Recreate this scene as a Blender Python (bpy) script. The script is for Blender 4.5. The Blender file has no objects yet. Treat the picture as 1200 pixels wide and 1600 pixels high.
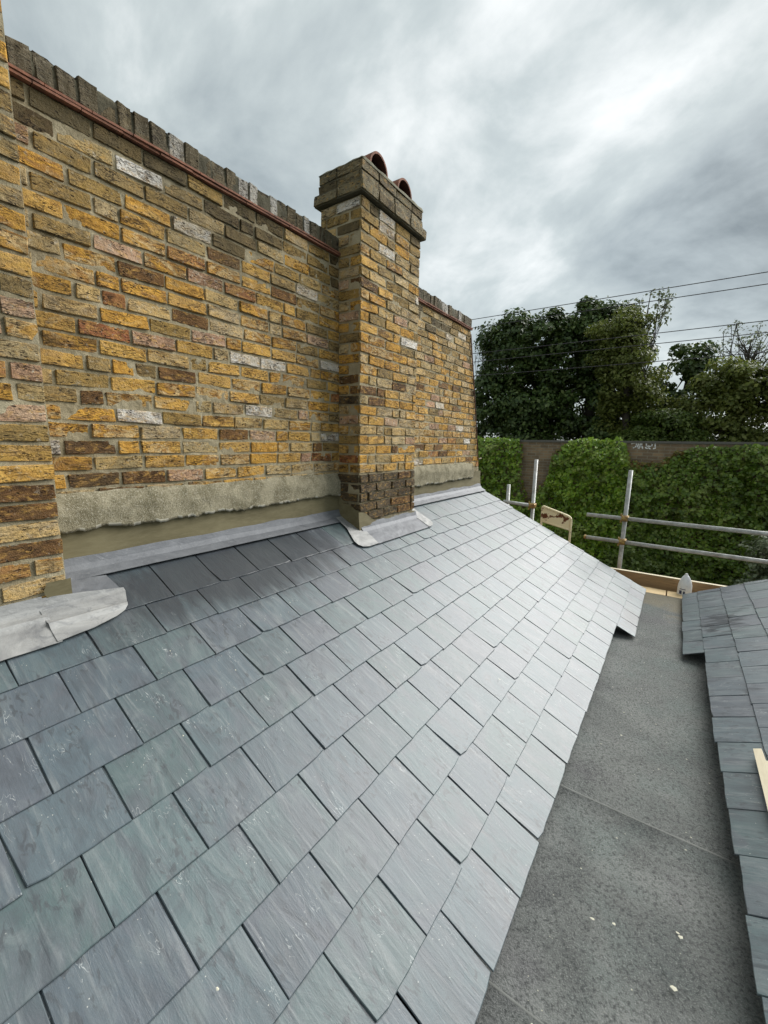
import bpy, math, random
import numpy as np
from mathutils import Vector, Matrix, noise as mnoise

rnd = random.Random(11)
nrs = np.random.RandomState(5)
sc = bpy.context.scene
C = sc.collection

# ------------------------------------------------------------------ camera
# x: out from the brick wall, y: along the wall, z: up; the eye is at z = 0
YAW, PITCH, ROLL = 0.60683, 0.16412, 0.01617
fwd = Vector((-math.sin(YAW), math.cos(YAW), 0)); rgt = Vector((math.cos(YAW), math.sin(YAW), 0)); up = Vector((0, 0, 1))
f2 = fwd * math.cos(PITCH) - up * math.sin(PITCH); u2 = up * math.cos(PITCH) + fwd * math.sin(PITCH)
r3 = rgt * math.cos(ROLL) + u2 * math.sin(ROLL); u3 = -rgt * math.sin(ROLL) + u2 * math.cos(ROLL)
cam = bpy.data.cameras.new("camera"); camo = bpy.data.objects.new("camera", cam); C.objects.link(camo)
camo.matrix_world = Matrix(((r3.x, u3.x, -f2.x, 2.222), (r3.y, u3.y, -f2.y, 0), (r3.z, u3.z, -f2.z, 0), (0, 0, 0, 1)))
cam.sensor_fit = 'VERTICAL'; cam.sensor_height = 36; cam.sensor_width = 27; cam.lens = 655.92 / 1600 * 36
cam.clip_start = 0.02; cam.clip_end = 3000
sc.camera = camo

# ------------------------------------------------------------------ world, sun, exposure
SUN_EL, SUN_AZ = math.radians(35), math.radians(24)      # azimuth from +y towards +x
SKYOFF = (15.37, 3.67, 0.0)
world = bpy.data.worlds.new("World"); sc.world = world; world.use_nodes = True
wt = world.node_tree; wn = wt.nodes; wl = wt.links
wn.clear()
def WN(t, **k):
    n = wn.new(t)
    for a, b in k.items(): setattr(n, a, b)
    return n
wo = WN('ShaderNodeOutputWorld'); bg = WN('ShaderNodeBackground'); bg.inputs['Strength'].default_value = 0.1
wl.new(bg.outputs[0], wo.inputs[0])
sky = WN('ShaderNodeTexSky', sky_type='NISHITA', sun_disc=False, sun_elevation=SUN_EL, sun_rotation=SUN_AZ)
tc = WN('ShaderNodeTexCoord'); sep = WN('ShaderNodeSeparateXYZ'); wl.new(tc.outputs['Generated'], sep.inputs[0])
zc = WN('ShaderNodeMath', operation='MAXIMUM'); wl.new(sep.outputs[2], zc.inputs[0]); zc.inputs[1].default_value = 0.0
za = WN('ShaderNodeMath', operation='ADD'); wl.new(zc.outputs[0], za.inputs[0]); za.inputs[1].default_value = 0.55
dx = WN('ShaderNodeMath', operation='DIVIDE'); wl.new(sep.outputs[0], dx.inputs[0]); wl.new(za.outputs[0], dx.inputs[1])
dy = WN('ShaderNodeMath', operation='DIVIDE'); wl.new(sep.outputs[1], dy.inputs[0]); wl.new(za.outputs[0], dy.inputs[1])
cv = WN('ShaderNodeCombineXYZ'); wl.new(dx.outputs[0], cv.inputs[0]); wl.new(dy.outputs[0], cv.inputs[1]); cv.inputs[2].default_value = 3.1
n1 = WN('ShaderNodeTexNoise'); n1.inputs['Scale'].default_value = 1.25; n1.inputs['Detail'].default_value = 3; n1.inputs['Roughness'].default_value = 0.45; n1.inputs['Distortion'].default_value = 0.3
n2 = WN('ShaderNodeTexNoise'); n2.inputs['Scale'].default_value = 3.4; n2.inputs['Detail'].default_value = 8; n2.inputs['Roughness'].default_value = 0.56; n2.inputs['Distortion'].default_value = 0.25
mp = WN('ShaderNodeMapping'); mp.inputs['Rotation'].default_value = (0, 0, math.radians(35)); mp.inputs['Scale'].default_value = (0.9, 1.1, 1); mp.inputs['Location'].default_value = SKYOFF
wl.new(cv.outputs[0], mp.inputs[0]); wl.new(mp.outputs[0], n1.inputs['Vector']); wl.new(mp.outputs[0], n2.inputs['Vector'])
nm = WN('ShaderNodeMix', data_type='FLOAT'); nm.inputs[0].default_value = 0.6; wl.new(n1.outputs[0], nm.inputs[2]); wl.new(n2.outputs[0], nm.inputs[3])
cr = WN('ShaderNodeValToRGB'); wl.new(nm.outputs[0], cr.inputs[0])
els = cr.color_ramp.elements
els[0].position = 0.35; els[0].color = (0.19, 0.23, 0.245, 1)
els[1].position = 0.66; els[1].color = (0.95, 0.975, 0.965, 1)
e = els.new(0.44); e.color = (0.38, 0.435, 0.45, 1)
e = els.new(0.54); e.color = (0.56, 0.62, 0.62, 1)
SKYV = 2.55
vm = WN('ShaderNodeVectorMath', operation='SCALE'); wl.new(cr.outputs[0], vm.inputs[0]); vm.inputs['Scale'].default_value = SKYV
mx = WN('ShaderNodeMix', data_type='RGBA'); mx.inputs[0].default_value = 0.97
wl.new(sky.outputs[0], mx.inputs[6]); wl.new(vm.outputs[0], mx.inputs[7]); wl.new(mx.outputs[2], bg.inputs['Color'])

sun = bpy.data.lights.new("sun", 'SUN'); suno = bpy.data.objects.new("sun", sun); C.objects.link(suno)
sun.energy = 1.5; sun.angle = math.radians(50); sun.color = (1.0, 0.985, 0.955)
sdir = Vector((math.sin(SUN_AZ) * math.cos(SUN_EL), math.cos(SUN_AZ) * math.cos(SUN_EL), math.sin(SUN_EL)))
suno.rotation_euler = (-sdir).to_track_quat('-Z', 'Y').to_euler(); suno.location = sdir * 30
sc.view_settings.view_transform = 'Standard'; sc.view_settings.look = 'None'
sc.view_settings.exposure = 2.1; sc.view_settings.gamma = 1.0; sc.view_settings.use_curve_mapping = False
sc.render.engine = 'CYCLES'; sc.cycles.max_bounces = 5; sc.cycles.transparent_max_bounces = 4

# ------------------------------------------------------------------ helpers
def link(o, parent=None):
    C.objects.link(o)
    if parent is not None:
        o.parent = parent
        o.location = Vector(o.location) - root_loc(parent)
    return o
def root_loc(p):
    v = Vector((0, 0, 0))
    while p is not None:
        v += Vector(p.location); p = p.parent
    return v
def tag(o, label, cat, group=None, kind=None):
    o['label'] = label
    if cat: o['category'] = cat
    if group: o['group'] = group
    if kind: o['kind'] = kind
    return o
def thing(name, label, cat, loc=(0, 0, 0), group=None):
    o = bpy.data.objects.new(name, None); o.location = loc; o.empty_display_size = .1
    C.objects.link(o); return tag(o, label, cat, group, 'thing')
def mesh(name, v, f, mat=None, smooth=False):
    m = bpy.data.meshes.new(name); m.from_pydata([tuple(p) for p in v], [], f); m.update()
    if mat: m.materials.append(mat)
    if smooth: m.polygons.foreach_set('use_smooth', [True] * len(m.polygons))
    return m
def obj(name, m, parent=None, loc=(0, 0, 0), mat=None):
    o = bpy.data.objects.new(name, m); o.location = loc; link(o, parent)
    if mat: setmat(o, mat)
    return o
def setmat(o, mat):
    o.material_slots[0].link = 'OBJECT'; o.material_slots[0].material = mat
def box_vf(x0, x1, y0, y1, z0, z1):
    v = [(x0, y0, z0), (x1, y0, z0), (x1, y1, z0), (x0, y1, z0), (x0, y0, z1), (x1, y0, z1), (x1, y1, z1), (x0, y1, z1)]
    f = [(0, 3, 2, 1), (4, 5, 6, 7), (0, 1, 5, 4), (1, 2, 6, 5), (2, 3, 7, 6), (3, 0, 4, 7)]
    return v, f
def join(parts):
    V, F = [], []
    for v, f in parts:
        b = len(V); V += list(v); F += [tuple(i + b for i in q) for q in f]
    return V, F
def tube_vf(pts, r, n=10, caps=True):
    pts = [Vector(p) for p in pts]; V, F = [], []
    rr = r if isinstance(r, (list, tuple)) else [r] * len(pts)
    ref = Vector((0, 0, 1))
    for i, p in enumerate(pts):
        d = (pts[min(i + 1, len(pts) - 1)] - pts[max(i - 1, 0)]).normalized()
        a = d.cross(ref if abs(d.z) < .95 else Vector((0, 1, 0))).normalized(); b = d.cross(a)
        for k in range(n):
            t = 2 * math.pi * k / n
            V.append(p + (a * math.cos(t) + b * math.sin(t)) * rr[i])
    for i in range(len(pts) - 1):
        for k in range(n):
            F.append((i * n + k, i * n + (k + 1) % n, (i + 1) * n + (k + 1) % n, (i + 1) * n + k))
    if caps:
        F.append(tuple(range(n - 1, -1, -1))); F.append(tuple((len(pts) - 1) * n + k for k in range(n)))
    return V, F
def nz(x, y, z=0., s=1.): return mnoise.noise(Vector((x * s, y * s, z * s)))

# ------------------------------------------------------------------ materials
class M:
    """small node-graph helper"""
    def __init__(s, name):
        s.m = bpy.data.materials.new(name); s.m.use_nodes = True
        s.t = s.m.node_tree; s.b = s.t.nodes['Principled BSDF']
    def n(s, t, **k):
        q = s.t.nodes.new(t)
        for a, b in k.items(): setattr(q, a, b)
        return q
    def l(s, a, b): s.t.links.new(a, b)
    def set(s, inp, v):
        if hasattr(v, 'is_linked') or hasattr(v, 'links'): s.l(v, inp)
        else: inp.default_value = v
    def coord(s, kind='Object', scale=(1, 1, 1), rand=False, rot=(0, 0, 0)):
        if kind == 'Position': o = s.n('ShaderNodeNewGeometry').outputs['Position']
        else: o = s.n('ShaderNodeTexCoord').outputs[kind]
        if rand:
            oi = s.n('ShaderNodeObjectInfo'); mu = s.n('ShaderNodeMath', operation='MULTIPLY'); s.l(oi.outputs['Random'], mu.inputs[0]); mu.inputs[1].default_value = 91.7
            ad = s.n('ShaderNodeVectorMath', operation='ADD'); s.l(o, ad.inputs[0]); s.l(mu.outputs[0], ad.inputs[1]); o = ad.outputs[0]
        mp = s.n('ShaderNodeMapping'); s.l(o, mp.inputs[0]); mp.inputs['Scale'].default_value = scale; mp.inputs['Rotation'].default_value = rot
        return mp.outputs[0]
    def noise(s, vec, scale, detail=4, rough=.55, dist=0):
        q = s.n('ShaderNodeTexNoise'); s.l(vec, q.inputs['Vector']); q.inputs['Scale'].default_value = scale
        q.inputs['Detail'].default_value = detail; q.inputs['Roughness'].default_value = rough; q.inputs['Distortion'].default_value = dist
        return q.outputs[0]
    def vor(s, vec, scale, feature='F1', out='Distance', rand=1):
        q = s.n('ShaderNodeTexVoronoi', feature=feature); s.l(vec, q.inputs['Vector']); q.inputs['Scale'].default_value = scale; q.inputs['Randomness'].default_value = rand
        return q.outputs[out]
    def ramp(s, fac, stops, interp='LINEAR'):
        q = s.n('ShaderNodeValToRGB'); s.set(q.inputs[0], fac); cr = q.color_ramp; cr.interpolation = interp
        while len(cr.elements) < len(stops): cr.elements.new(.5)
        for e, (p, c) in zip(cr.elements, stops):
            e.position = p; e.color = (c, c, c, 1) if not isinstance(c, tuple) else (*c, 1)
        return q.outputs[0]
    def mix(s, fac, a, b, blend='MIX'):
        q = s.n('ShaderNodeMix', data_type='RGBA', blend_type=blend)
        s.set(q.inputs[0], fac)
        for i, v in ((6, a), (7, b)):
            if isinstance(v, tuple): q.inputs[i].default_value = (*v, 1)
            else: s.set(q.inputs[i], v)
        return q.outputs[2]
    def math(s, op, a, b=0., clamp=False):
        q = s.n('ShaderNodeMath', operation=op, use_clamp=clamp); s.set(q.inputs[0], a); s.set(q.inputs[1], b); return q.outputs[0]
    def rand(s): return s.n('ShaderNodeObjectInfo').outputs['Random']
    def sepz(s, v):
        q = s.n('ShaderNodeSeparateXYZ'); s.l(v, q.inputs[0]); return q.outputs
    def bump(s, h, strength=.5, dist=.01, nrm=None):
        q = s.n('ShaderNodeBump'); s.set(q.inputs['Height'], h); q.inputs['Strength'].default_value = strength; q.inputs['Distance'].default_value = dist
        if nrm is not None: s.l(nrm, q.inputs['Normal'])
        return q.outputs[0]
    def done(s, col=None, rough=None, nrm=None, metal=None, spec=None):
        if col is not None: s.set(s.b.inputs['Base Color'], (*col, 1) if isinstance(col, tuple) else col)
        if rough is not None: s.set(s.b.inputs['Roughness'], rough)
        if nrm is not None: s.l(nrm, s.b.inputs['Normal'])
        if metal is not None: s.set(s.b.inputs['Metallic'], metal)
        if spec is not None: s.b.inputs['Specular IOR Level'].default_value = spec
        return s.m

def brick_mat(name, stops, dark=.35, lime=.3, soot=.0, pit=.5, smear=1.):
    k = M(name); v = k.coord('Object', rand=True); r = k.rand()
    vs = k.coord('Object', (1, .5, 1.1), rand=True)
    blot = k.noise(vs, 20, 5, .62, .8); fine = k.noise(v, 110, 6, .7); mid = k.noise(vs, 48, 5, .65, .5)
    sh = k.math('MULTIPLY', k.math('SUBTRACT', k.noise(vs, 16, 4, .6, .9), .5), 1.3)
    c = k.ramp(k.math('PINGPONG', k.math('ADD', k.math('ADD', r, sh), 1.), 1.), stops)
    amt = k.ramp(k.math('FRACT', k.math('MULTIPLY', r, 13.7)), [(0., 0.), (.5, .15 * dark), (.8, 1.0 * dark), (1., 2.4 * dark)])
    c = k.mix(k.math('MULTIPLY', k.ramp(blot, [(.43, 0.), (.60, 1.)]), amt, True), c, (.070, .034, .013))
    if soot < .5: c = k.mix(k.ramp(mid, [(.52, 0.), (.66, .6)]), c, (.62, .36, .09) if lime < .8 else (.7, .66, .58))
    c = k.mix(k.ramp(k.noise(v, 40, 6, .7, .4), [(.62 - .12 * lime, 0.), (.70 - .1 * lime, .9 * min(1, lime * 2.2))]), c, (.56, .50, .39))
    c = k.mix(k.ramp(fine, [(.32, .6), (.48, 0.)]), c, (.12, .068, .028))
    if soot: c = k.mix(k.ramp(k.noise(v, 16, 5, .6, .5), [(.35, .95 * soot), (.7, .35 * soot)]), c, (.070, .057, .032))
    p = k.vor(k.coord('Object', (1, .5, 1.25), rand=True), 58)
    pm = k.ramp(k.noise(v, 24, 2), [(.49, 0.), (.58, 1.)])
    pits = k.math('MULTIPLY', k.ramp(p, [(.12, 1.), (.26, 0.)]), pm)
    crack = k.ramp(k.noise(k.coord('Object', (1, .42, 1.7), rand=True, rot=(.4, 0, 0)), 26, 4, .55, 1.6), [(.475, 0.), (.50, 1.), (.525, 0.)])
    ck = k.math('MULTIPLY', crack, k.ramp(k.noise(v, 9, 1), [(.45, 0.), (.56, 1.)]))
    hole = k.math('MAXIMUM', k.math('MULTIPLY', pits, pit * 1.8, True), ck)
    c = k.mix(hole, c, (.022, .014, .008))
    h = k.math('SUBTRACT', k.math('ADD', k.math('MULTIPLY', blot, 1.1), k.math('MULTIPLY', fine, .55)), k.math('MULTIPLY', hole, .8))
    # lime smeared over the arrises
    ob = k.sepz(k.coord('Object')); ed = k.math('MULTIPLY', k.math('ABSOLUTE', ob[2]), 30.)
    c = k.mix(k.ramp(k.noise(k.coord('Position', (1., 1., .55)), 2.3, 5, .62, .6), [(.52, 0.), (.70, .42)]), c, (.13, .10, .052))
    sm = k.ramp(k.math('ADD', ed, k.math('MULTIPLY', k.math('SUBTRACT', k.noise(v, 30, 5, .65, .6), .5), 1.5)), [(.98, 0.), (1.12, .85 * smear)])
    c = k.mix(sm, c, (.33, .29, .20) if not soot else (.17, .15, .10))
    return k.done(c, .9, k.bump(h, 1., .018), spec=.25)

OCHRE = [(0., (.42, .215, .040)), (.12, (.62, .33, .055)), (.28, (.52, .32, .11)), (.42, (.64, .385, .095)), (.58, (.50, .27, .06)), (.72, (.60, .44, .22)), (.84, (.34, .17, .045)), (1., (.64, .345, .055))]
BUFF = [(0., (.55, .42, .23)), (.35, (.38, .285, .135)), (.65, (.57, .39, .16)), (1., (.46, .36, .22))]
B_OCHRE = brick_mat('brick_ochre', OCHRE, .36, .22, smear=.6)
B_BUFF = brick_mat('brick_buff', BUFF, .32, .34, smear=.7)
B_SOOT = brick_mat('brick_sooty', [(0., (.18, .13, .055)), (.5, (.25, .17, .065)), (1., (.15, .12, .06))], .3, .12, .75)
B_GRIME = brick_mat('brick_grimy', [(0., (.40, .26, .08)), (.5, (.35, .25, .11)), (1., (.44, .28, .08))], .3, .3, .36)
B_WHITE = brick_mat('brick_whitewashed', [(0., (.66, .60, .51)), (.5, (.74, .71, .65)), (.8, (.60, .50, .36)), (1., (.72, .68, .61))], .3, .7, 0, .7, .7)
B_PINK = brick_mat('brick_pink', [(0., (.46, .27, .17)), (.5, (.50, .34, .22)), (1., (.38, .22, .13))], .3, .5)
B_RED = brick_mat('brick_red', [(0., (.30, .105, .045)), (.35, (.46, .24, .07)), (.6, (.34, .14, .055)), (1., (.50, .29, .09))], .4, .35)
B_BROWN = brick_mat('brick_brown', [(0., (.14, .075, .03)), (.5, (.20, .10, .035)), (1., (.11, .065, .03))], .45, .2)
B_BLACK = brick_mat('brick_black', [(0., (.07, .05, .03)), (.5, (.10, .07, .04)), (1., (.055, .045, .03))], .3, .22, .3)
B_HEAD = brick_mat('brick_weathered_head', [(0., (.22, .19, .115)), (.5, (.29, .24, .14)), (1., (.19, .165, .10))], .35, .3, .42)
B_COPE = brick_mat('brick_coping', [(0., (.10, .088, .06)), (.4, (.19, .15, .085)), (.7, (.12, .105, .07)), (1., (.22, .19, .13))], .3, .3, .6, .5, 0.)
B_COPEW = brick_mat('brick_coping_white', [(0., (.46, .44, .40)), (1., (.56, .54, .49))], .3, .8, .3, .7, 0.)

def mortar_mat(name, a, b, scale=1.):
    k = M(name); v = k.coord('Position')
    n = k.noise(v, 7, 5, .6); g = k.noise(v, 240, 3, .7); d = k.noise(v, 45, 4, .6)
    c = k.mix(k.ramp(n, [(.35, 0.), (.65, 1.)]), a, b)
    c = k.mix(k.ramp(g, [(.35, .45), (.6, 0.)]), c, tuple(x * .35 for x in a))
    c = k.mix(k.ramp(k.noise(k.coord('Position', (1., 1., .55)), 2.3, 5, .62, .6), [(.5, 0.), (.68, .5)]), c, tuple(x * .42 for x in a))
    return k.done(c, .95, k.bump(k.math('ADD', k.math('MULTIPLY', g, .35), d), .8, .008), spec=.15)
MORTAR = mortar_mat('lime_mortar', (.30, .25, .155), (.43, .375, .255))
MORTAR_TOP = mortar_mat('dark_mortar', (.10, .092, .065), (.15, .135, .09))
def render_mat():
    k = M('old_rough_render'); v = k.coord('Position')
    g = k.noise(v, 120, 5, .75); n = k.noise(v, 9, 4, .6, .5); sp = k.vor(v, 260)
    c = k.mix(k.ramp(n, [(.36, 0.), (.62, 1.)]), (.165, .145, .09), (.32, .285, .195))
    c = k.mix(k.ramp(g, [(.52, 0.), (.66, .8)]), c, (.45, .42, .33))
    c = k.mix(k.ramp(g, [(.32, .6), (.45, 0.)]), c, (.05, .045, .028))
    return k.done(c, .95, k.bump(k.math('ADD', g, k.math('MULTIPLY', sp, .4)), .8, .006), spec=.15)
RENDER = render_mat()
def cement_mat():
    k = M('fresh_cement'); v = k.coord('Position', (1, .35, 1.4))
    n = k.noise(v, 9, 5, .55, .5); g = k.noise(v, 60, 4, .6)
    c = k.mix(k.ramp(n, [(.35, 0.), (.65, 1.)]), (.118, .100, .052), (.168, .145, .080))
    c = k.mix(k.ramp(g, [(.45, 0.), (.7, .3)]), c, (.22, .195, .12))
    return k.done(c, .8, k.bump(k.math('ADD', n, k.math('MULTIPLY', g, .3)), .35, .006), spec=.3)
CEMENT = cement_mat()
def clay_mat(name, a, b):
    k = M(name); v = k.coord('Position'); n = k.noise(v, 30, 4, .6)
    c = k.mix(k.ramp(n, [(.4, 0.), (.7, 1.)]), a, b)
    return k.done(c, .85, k.bump(k.noise(v, 150, 3), .4, .004), spec=.25)
CLAY = clay_mat('terracotta', (.26, .115, .072), (.13, .068, .048))
CLAYD = clay_mat('dark_terracotta', (.10, .04, .028), (.05, .025, .02))  # darker clay for the cowl's inner faces and back plug

def slate_mat():
    k = M('slate'); v = k.coord('Object', rand=True); r = k.rand()
    base = k.ramp(r, [(0., (.068, .103, .110)), (.2, (.078, .103, .122)), (.4, (.072, .116, .115)), (.55, (.082, .096, .118)), (.7, (.080, .117, .124)), (.85, (.064, .098, .099)), (1., (.078, .108, .124))])
    base = k.mix(k.ramp(k.math('FRACT', k.math('MULTIPLY', r, 5.7)), [(0., .35), (.5, 0.), (1., 0.)]), base, (.055, .062, .070))
    base = k.mix(k.ramp(k.math('FRACT', k.math('MULTIPLY', r, 9.3)), [(0., .3), (.4, 0.), (1., 0.)]), base, (.125, .155, .163))
    pur = k.noise(k.coord('Object', (.7, 1.1, 1.), rand=True), 5, 4, .6, 1.0)
    base = k.mix(k.ramp(pur, [(.48, 0.), (.64, .55)]), base, (.100, .105, .122))
    vl = k.coord('Object', (.55, 1.5, 1.), rand=True, rot=(0, 0, .35))
    cl = k.noise(vl, 9, 8, .62, .9)                      # riven cloudy figure
    streak = k.noise(k.coord('Object', (.22, 3.2, 1.), rand=True, rot=(0, 0, .25)), 14, 6, .6, .7)
    fine = k.noise(v, 260, 3, .7)
    c = k.mix(k.ramp(cl, [(.34, .6), (.50, 0.)]), base, (.058, .066, .076))
    c = k.mix(k.ramp(cl, [(.52, 0.), (.70, .5)]), c, (.165, .190, .188))
    c = k.mix(k.ramp(streak, [(.56, 0.), (.70, .4)]), c, (.235, .25, .25))
    c = k.mix(k.ramp(fine, [(.35, .3), (.6, 0.)]), c, (.07, .075, .08))
    # pale scuffs left by boots and tools
    sc1 = k.noise(k.coord('Object', (.7, 2.6, 1), rand=True, rot=(0, 0, -.6)), 17, 2, .4, 1.6)
    ln = k.ramp(sc1, [(.488, 0.), (.50, 1.), (.512, 0.)])
    lm = k.ramp(k.noise(v, 11, 2, .5), [(.60, 0.), (.68, .7)])
    c = k.mix(k.math('MULTIPLY', ln, lm), c, (.46, .48, .47))
    chip = k.math('MULTIPLY', k.ramp(k.vor(v, 75), [(.07, 1.), (.13, 0.)]), k.ramp(k.noise(v, 14, 2), [(.56, 0.), (.64, 1.)]))
    c = k.mix(chip, c, (.45, .45, .41))
    sm = k.noise(k.coord('Object', (.9, 1.8, 1), rand=True, rot=(0, 0, .7)), 30, 3, .5, .8)
    smm = k.ramp(k.noise(v, 8, 2, .5), [(.50, 0.), (.60, 1.)])
    c = k.mix(k.math('MULTIPLY', k.ramp(sm, [(.54, 0.), (.63, .7)]), smm), c, (.045, .051, .057))
    # damp run-off under the flashing and splashed puddles: stains with their own outline
    P = k.coord('Position'); s = k.sepz(P)
    x, y = s[0], s[1]
    wn = k.noise(k.coord('Position', (1.0, 5., 0.)), 2.4, 6, .65, .5)
    ax = k.math('SUBTRACT', 1., k.math('ABSOLUTE', k.math('DIVIDE', k.math('SUBTRACT', x, .24), .34)), True)
    ay = k.math('SUBTRACT', 1., k.math('ABSOLUTE', k.math('DIVIDE', k.math('SUBTRACT', y, 1.45), 1.15)), True)
    a = k.math('ADD', k.math('MULTIPLY', ax, ay), k.math('SUBTRACT', wn, .5))
    wet = k.ramp(a, [(.05, 0.), (.40, .85)])
    # splashes on the opposite slope
    wn2 = k.noise(k.coord('Position', (2.6, 13., 0.)), 1.9, 3, .5, .4)
    bx_ = k.math('SUBTRACT', 1., k.math('ABSOLUTE', k.math('DIVIDE', k.math('SUBTRACT', x, 2.68), .30)), True)
    by = k.math('SUBTRACT', 1., k.math('ABSOLUTE', k.math('DIVIDE', k.math('SUBTRACT', y, 4.45), .65)), True)
    wet2 = k.ramp(k.math('ADD', k.math('MULTIPLY', k.math('MINIMUM', bx_, by), .5), k.math('SUBTRACT', wn2, .5)), [(.33, 0.), (.36, .75)])
    bx2 = k.math('SUBTRACT', 1., k.math('ABSOLUTE', k.math('DIVIDE', k.math('SUBTRACT', x, 2.02), .09)), True)
    by2 = k.math('SUBTRACT', 1., k.math('ABSOLUTE', k.math('DIVIDE', k.math('SUBTRACT', y, 4.35), .33)), True)
    wet3 = k.ramp(k.math('ADD', k.math('MULTIPLY', k.math('MINIMUM', bx2, by2), .6), k.math('SUBTRACT', wn2, .5)), [(.12, 0.), (.24, .7)])
    wet = k.math('MAXIMUM', k.math('MAXIMUM', wet, wet2), wet3)
    c = k.mix(wet, c, (.036, .040, .046))
    rough = k.math('SUBTRACT', k.math('ADD', .33, k.math('MULTIPLY', cl, .22)), k.math('MULTIPLY', wet, .14))
    h = k.math('ADD', k.math('ADD', cl, k.math('MULTIPLY', streak, .5)), k.math('MULTIPLY', fine, .12))
    return k.done(c, rough, k.bump(h, .4, .005), spec=.5)
SLATE = slate_mat()
_b = SLATE.node_tree.nodes['Principled BSDF']; _b.inputs['Coat Weight'].default_value = .0; _b.inputs['Coat Roughness'].default_value = .35; _b.inputs['Coat IOR'].default_value = 1.6
def felt_mat():
    k = M('mineral_felt'); P = k.coord('Position'); s = k.sepz(P)
    g = k.noise(P, 190, 3, .8); g2 = k.noise(P, 85, 4, .75); n = k.noise(P, 2.6, 5, .6, .5); t = k.noise(P, 3.3, 3)
    c = k.mix(k.ramp(n, [(.38, 0.), (.66, 1.)]), (.075, .080, .079), (.180, .188, .180))
    c = k.mix(k.ramp(k.rand(), [(0., 0.), (1., .5)]), c, (.15, .157, .147))
    c = k.mix(k.ramp(t, [(.52, 0.), (.70, .35)]), c, (.11, .15, .14))
    c = k.mix(k.ramp(t, [(.28, .3), (.42, 0.)]), c, (.075, .06, .075))
    c = k.mix(k.ramp(g, [(.52, 0.), (.68, .7)]), c, (.27, .28, .262))
    c = k.mix(k.ramp(g2, [(.36, .7), (.52, 0.)]), c, (.028, .031, .031))
    # sandy grit swept to the outlet end
    e = k.math('ADD', k.math('MULTIPLY', k.math('SUBTRACT', s[1], 4.15), .75), k.math('MULTIPLY', k.math('SUBTRACT', n, .5), 2.2))
    c = k.mix(k.ramp(e, [(.35, 0.), (.8, .65)]), c, (.16, .135, .085))
    return k.done(c, .92, k.bump(k.math('ADD', g, g2), .8, .006), spec=.3)
FELT = felt_mat()
def lead_mat(name, a, b):
    k = M(name); P = k.coord('Position', (1, .6, 1)); n = k.noise(P, 7, 6, .62, 1.2); f = k.noise(P, 60, 5, .65)
    c = k.mix(k.ramp(n, [(.35, 0.), (.65, 1.)]), a, b)
    c = k.mix(k.ramp(f, [(.60, 0.), (.80, .3)]), c, (.45, .45, .45))
    c = k.mix(k.ramp(k.noise(P, 16, 5, .6, 1.), [(.34, .5), (.46, 0.)]), c, (.10, .105, .115))
    return k.done(c, k.math('ADD', .45, k.math('MULTIPLY', n, .25)), k.bump(k.math('ADD', n, k.math('MULTIPLY', f, .2)), .5, .01), metal=.2, spec=.4)
LEAD = lead_mat('lead', (.085, .090, .100), (.150, .157, .168))
LEADW = lead_mat('lead_oxidised', (.19, .192, .19), (.31, .31, .30))
def wood_mat(name, a, b, d, scale=(1, 1, 1), dark=.5):
    k = M(name); v = k.coord('Position', scale); n = k.noise(v, 6, 6, .6, 1.); g = k.noise(v, 30, 4, .6, .5)
    c = k.mix(k.ramp(n, [(.35, 0.), (.65, 1.)]), a, b); c = k.mix(k.ramp(g, [(.5, 0.), (.72, dark)]), c, d)
    return k.done(c, .8, k.bump(g, .3, .004), spec=.25)
WOODB = wood_mat('weathered_board', (.36, .235, .12), (.27, .18, .095), (.10, .075, .05), (.25, 1, 3))
WOODY = wood_mat('new_timber', (.55, .40, .21), (.62, .47, .27), (.40, .27, .13), (.4, 1, 2), .4)
WOODP = wood_mat('pale_timber', (.62, .55, .40), (.68, .61, .46), (.5, .42, .29), (2, .3, 1), .3)
def steel_mat():
    k = M('galvanised_steel'); v = k.coord('Position'); n = k.noise(v, 14, 5, .65); f = k.noise(v, 90, 3)
    c = k.mix(k.ramp(n, [(.4, 0.), (.65, 1.)]), (.36, .365, .35), (.56, .56, .54)); c = k.mix(k.ramp(k.noise(v, 5, 5, .7), [(.55, 0.), (.7, .45)]), c, (.24, .17, .11)); c = k.mix(k.ramp(f, [(.3, .4), (.45, 0.)]), c, (.15, .13, .10))
    return k.done(c, .5, k.bump(f, .25, .003), metal=.15)
STEEL = steel_mat()
def brass_mat():
    k = M('coupler_steel'); n = k.noise(k.coord('Position'), 40, 4, .6)
    return k.done(k.mix(k.ramp(n, [(.4, 0.), (.6, 1.)]), (.42, .29, .09), (.22, .12, .05)), .5, metal=.4)
COUPLER = brass_mat()
def cream_mat():
    k = M('rusty_cream_paint'); v = k.coord('Position'); n = k.noise(v, 7, 6, .65, .4)
    c = k.mix(k.ramp(n, [(.57, 0.), (.61, 1.)]), (.92, .78, .50), (.16, .055, .02)); return k.done(c, k.ramp(n, [(.57, .5), (.61, .9)]))
CREAM = cream_mat()
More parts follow.
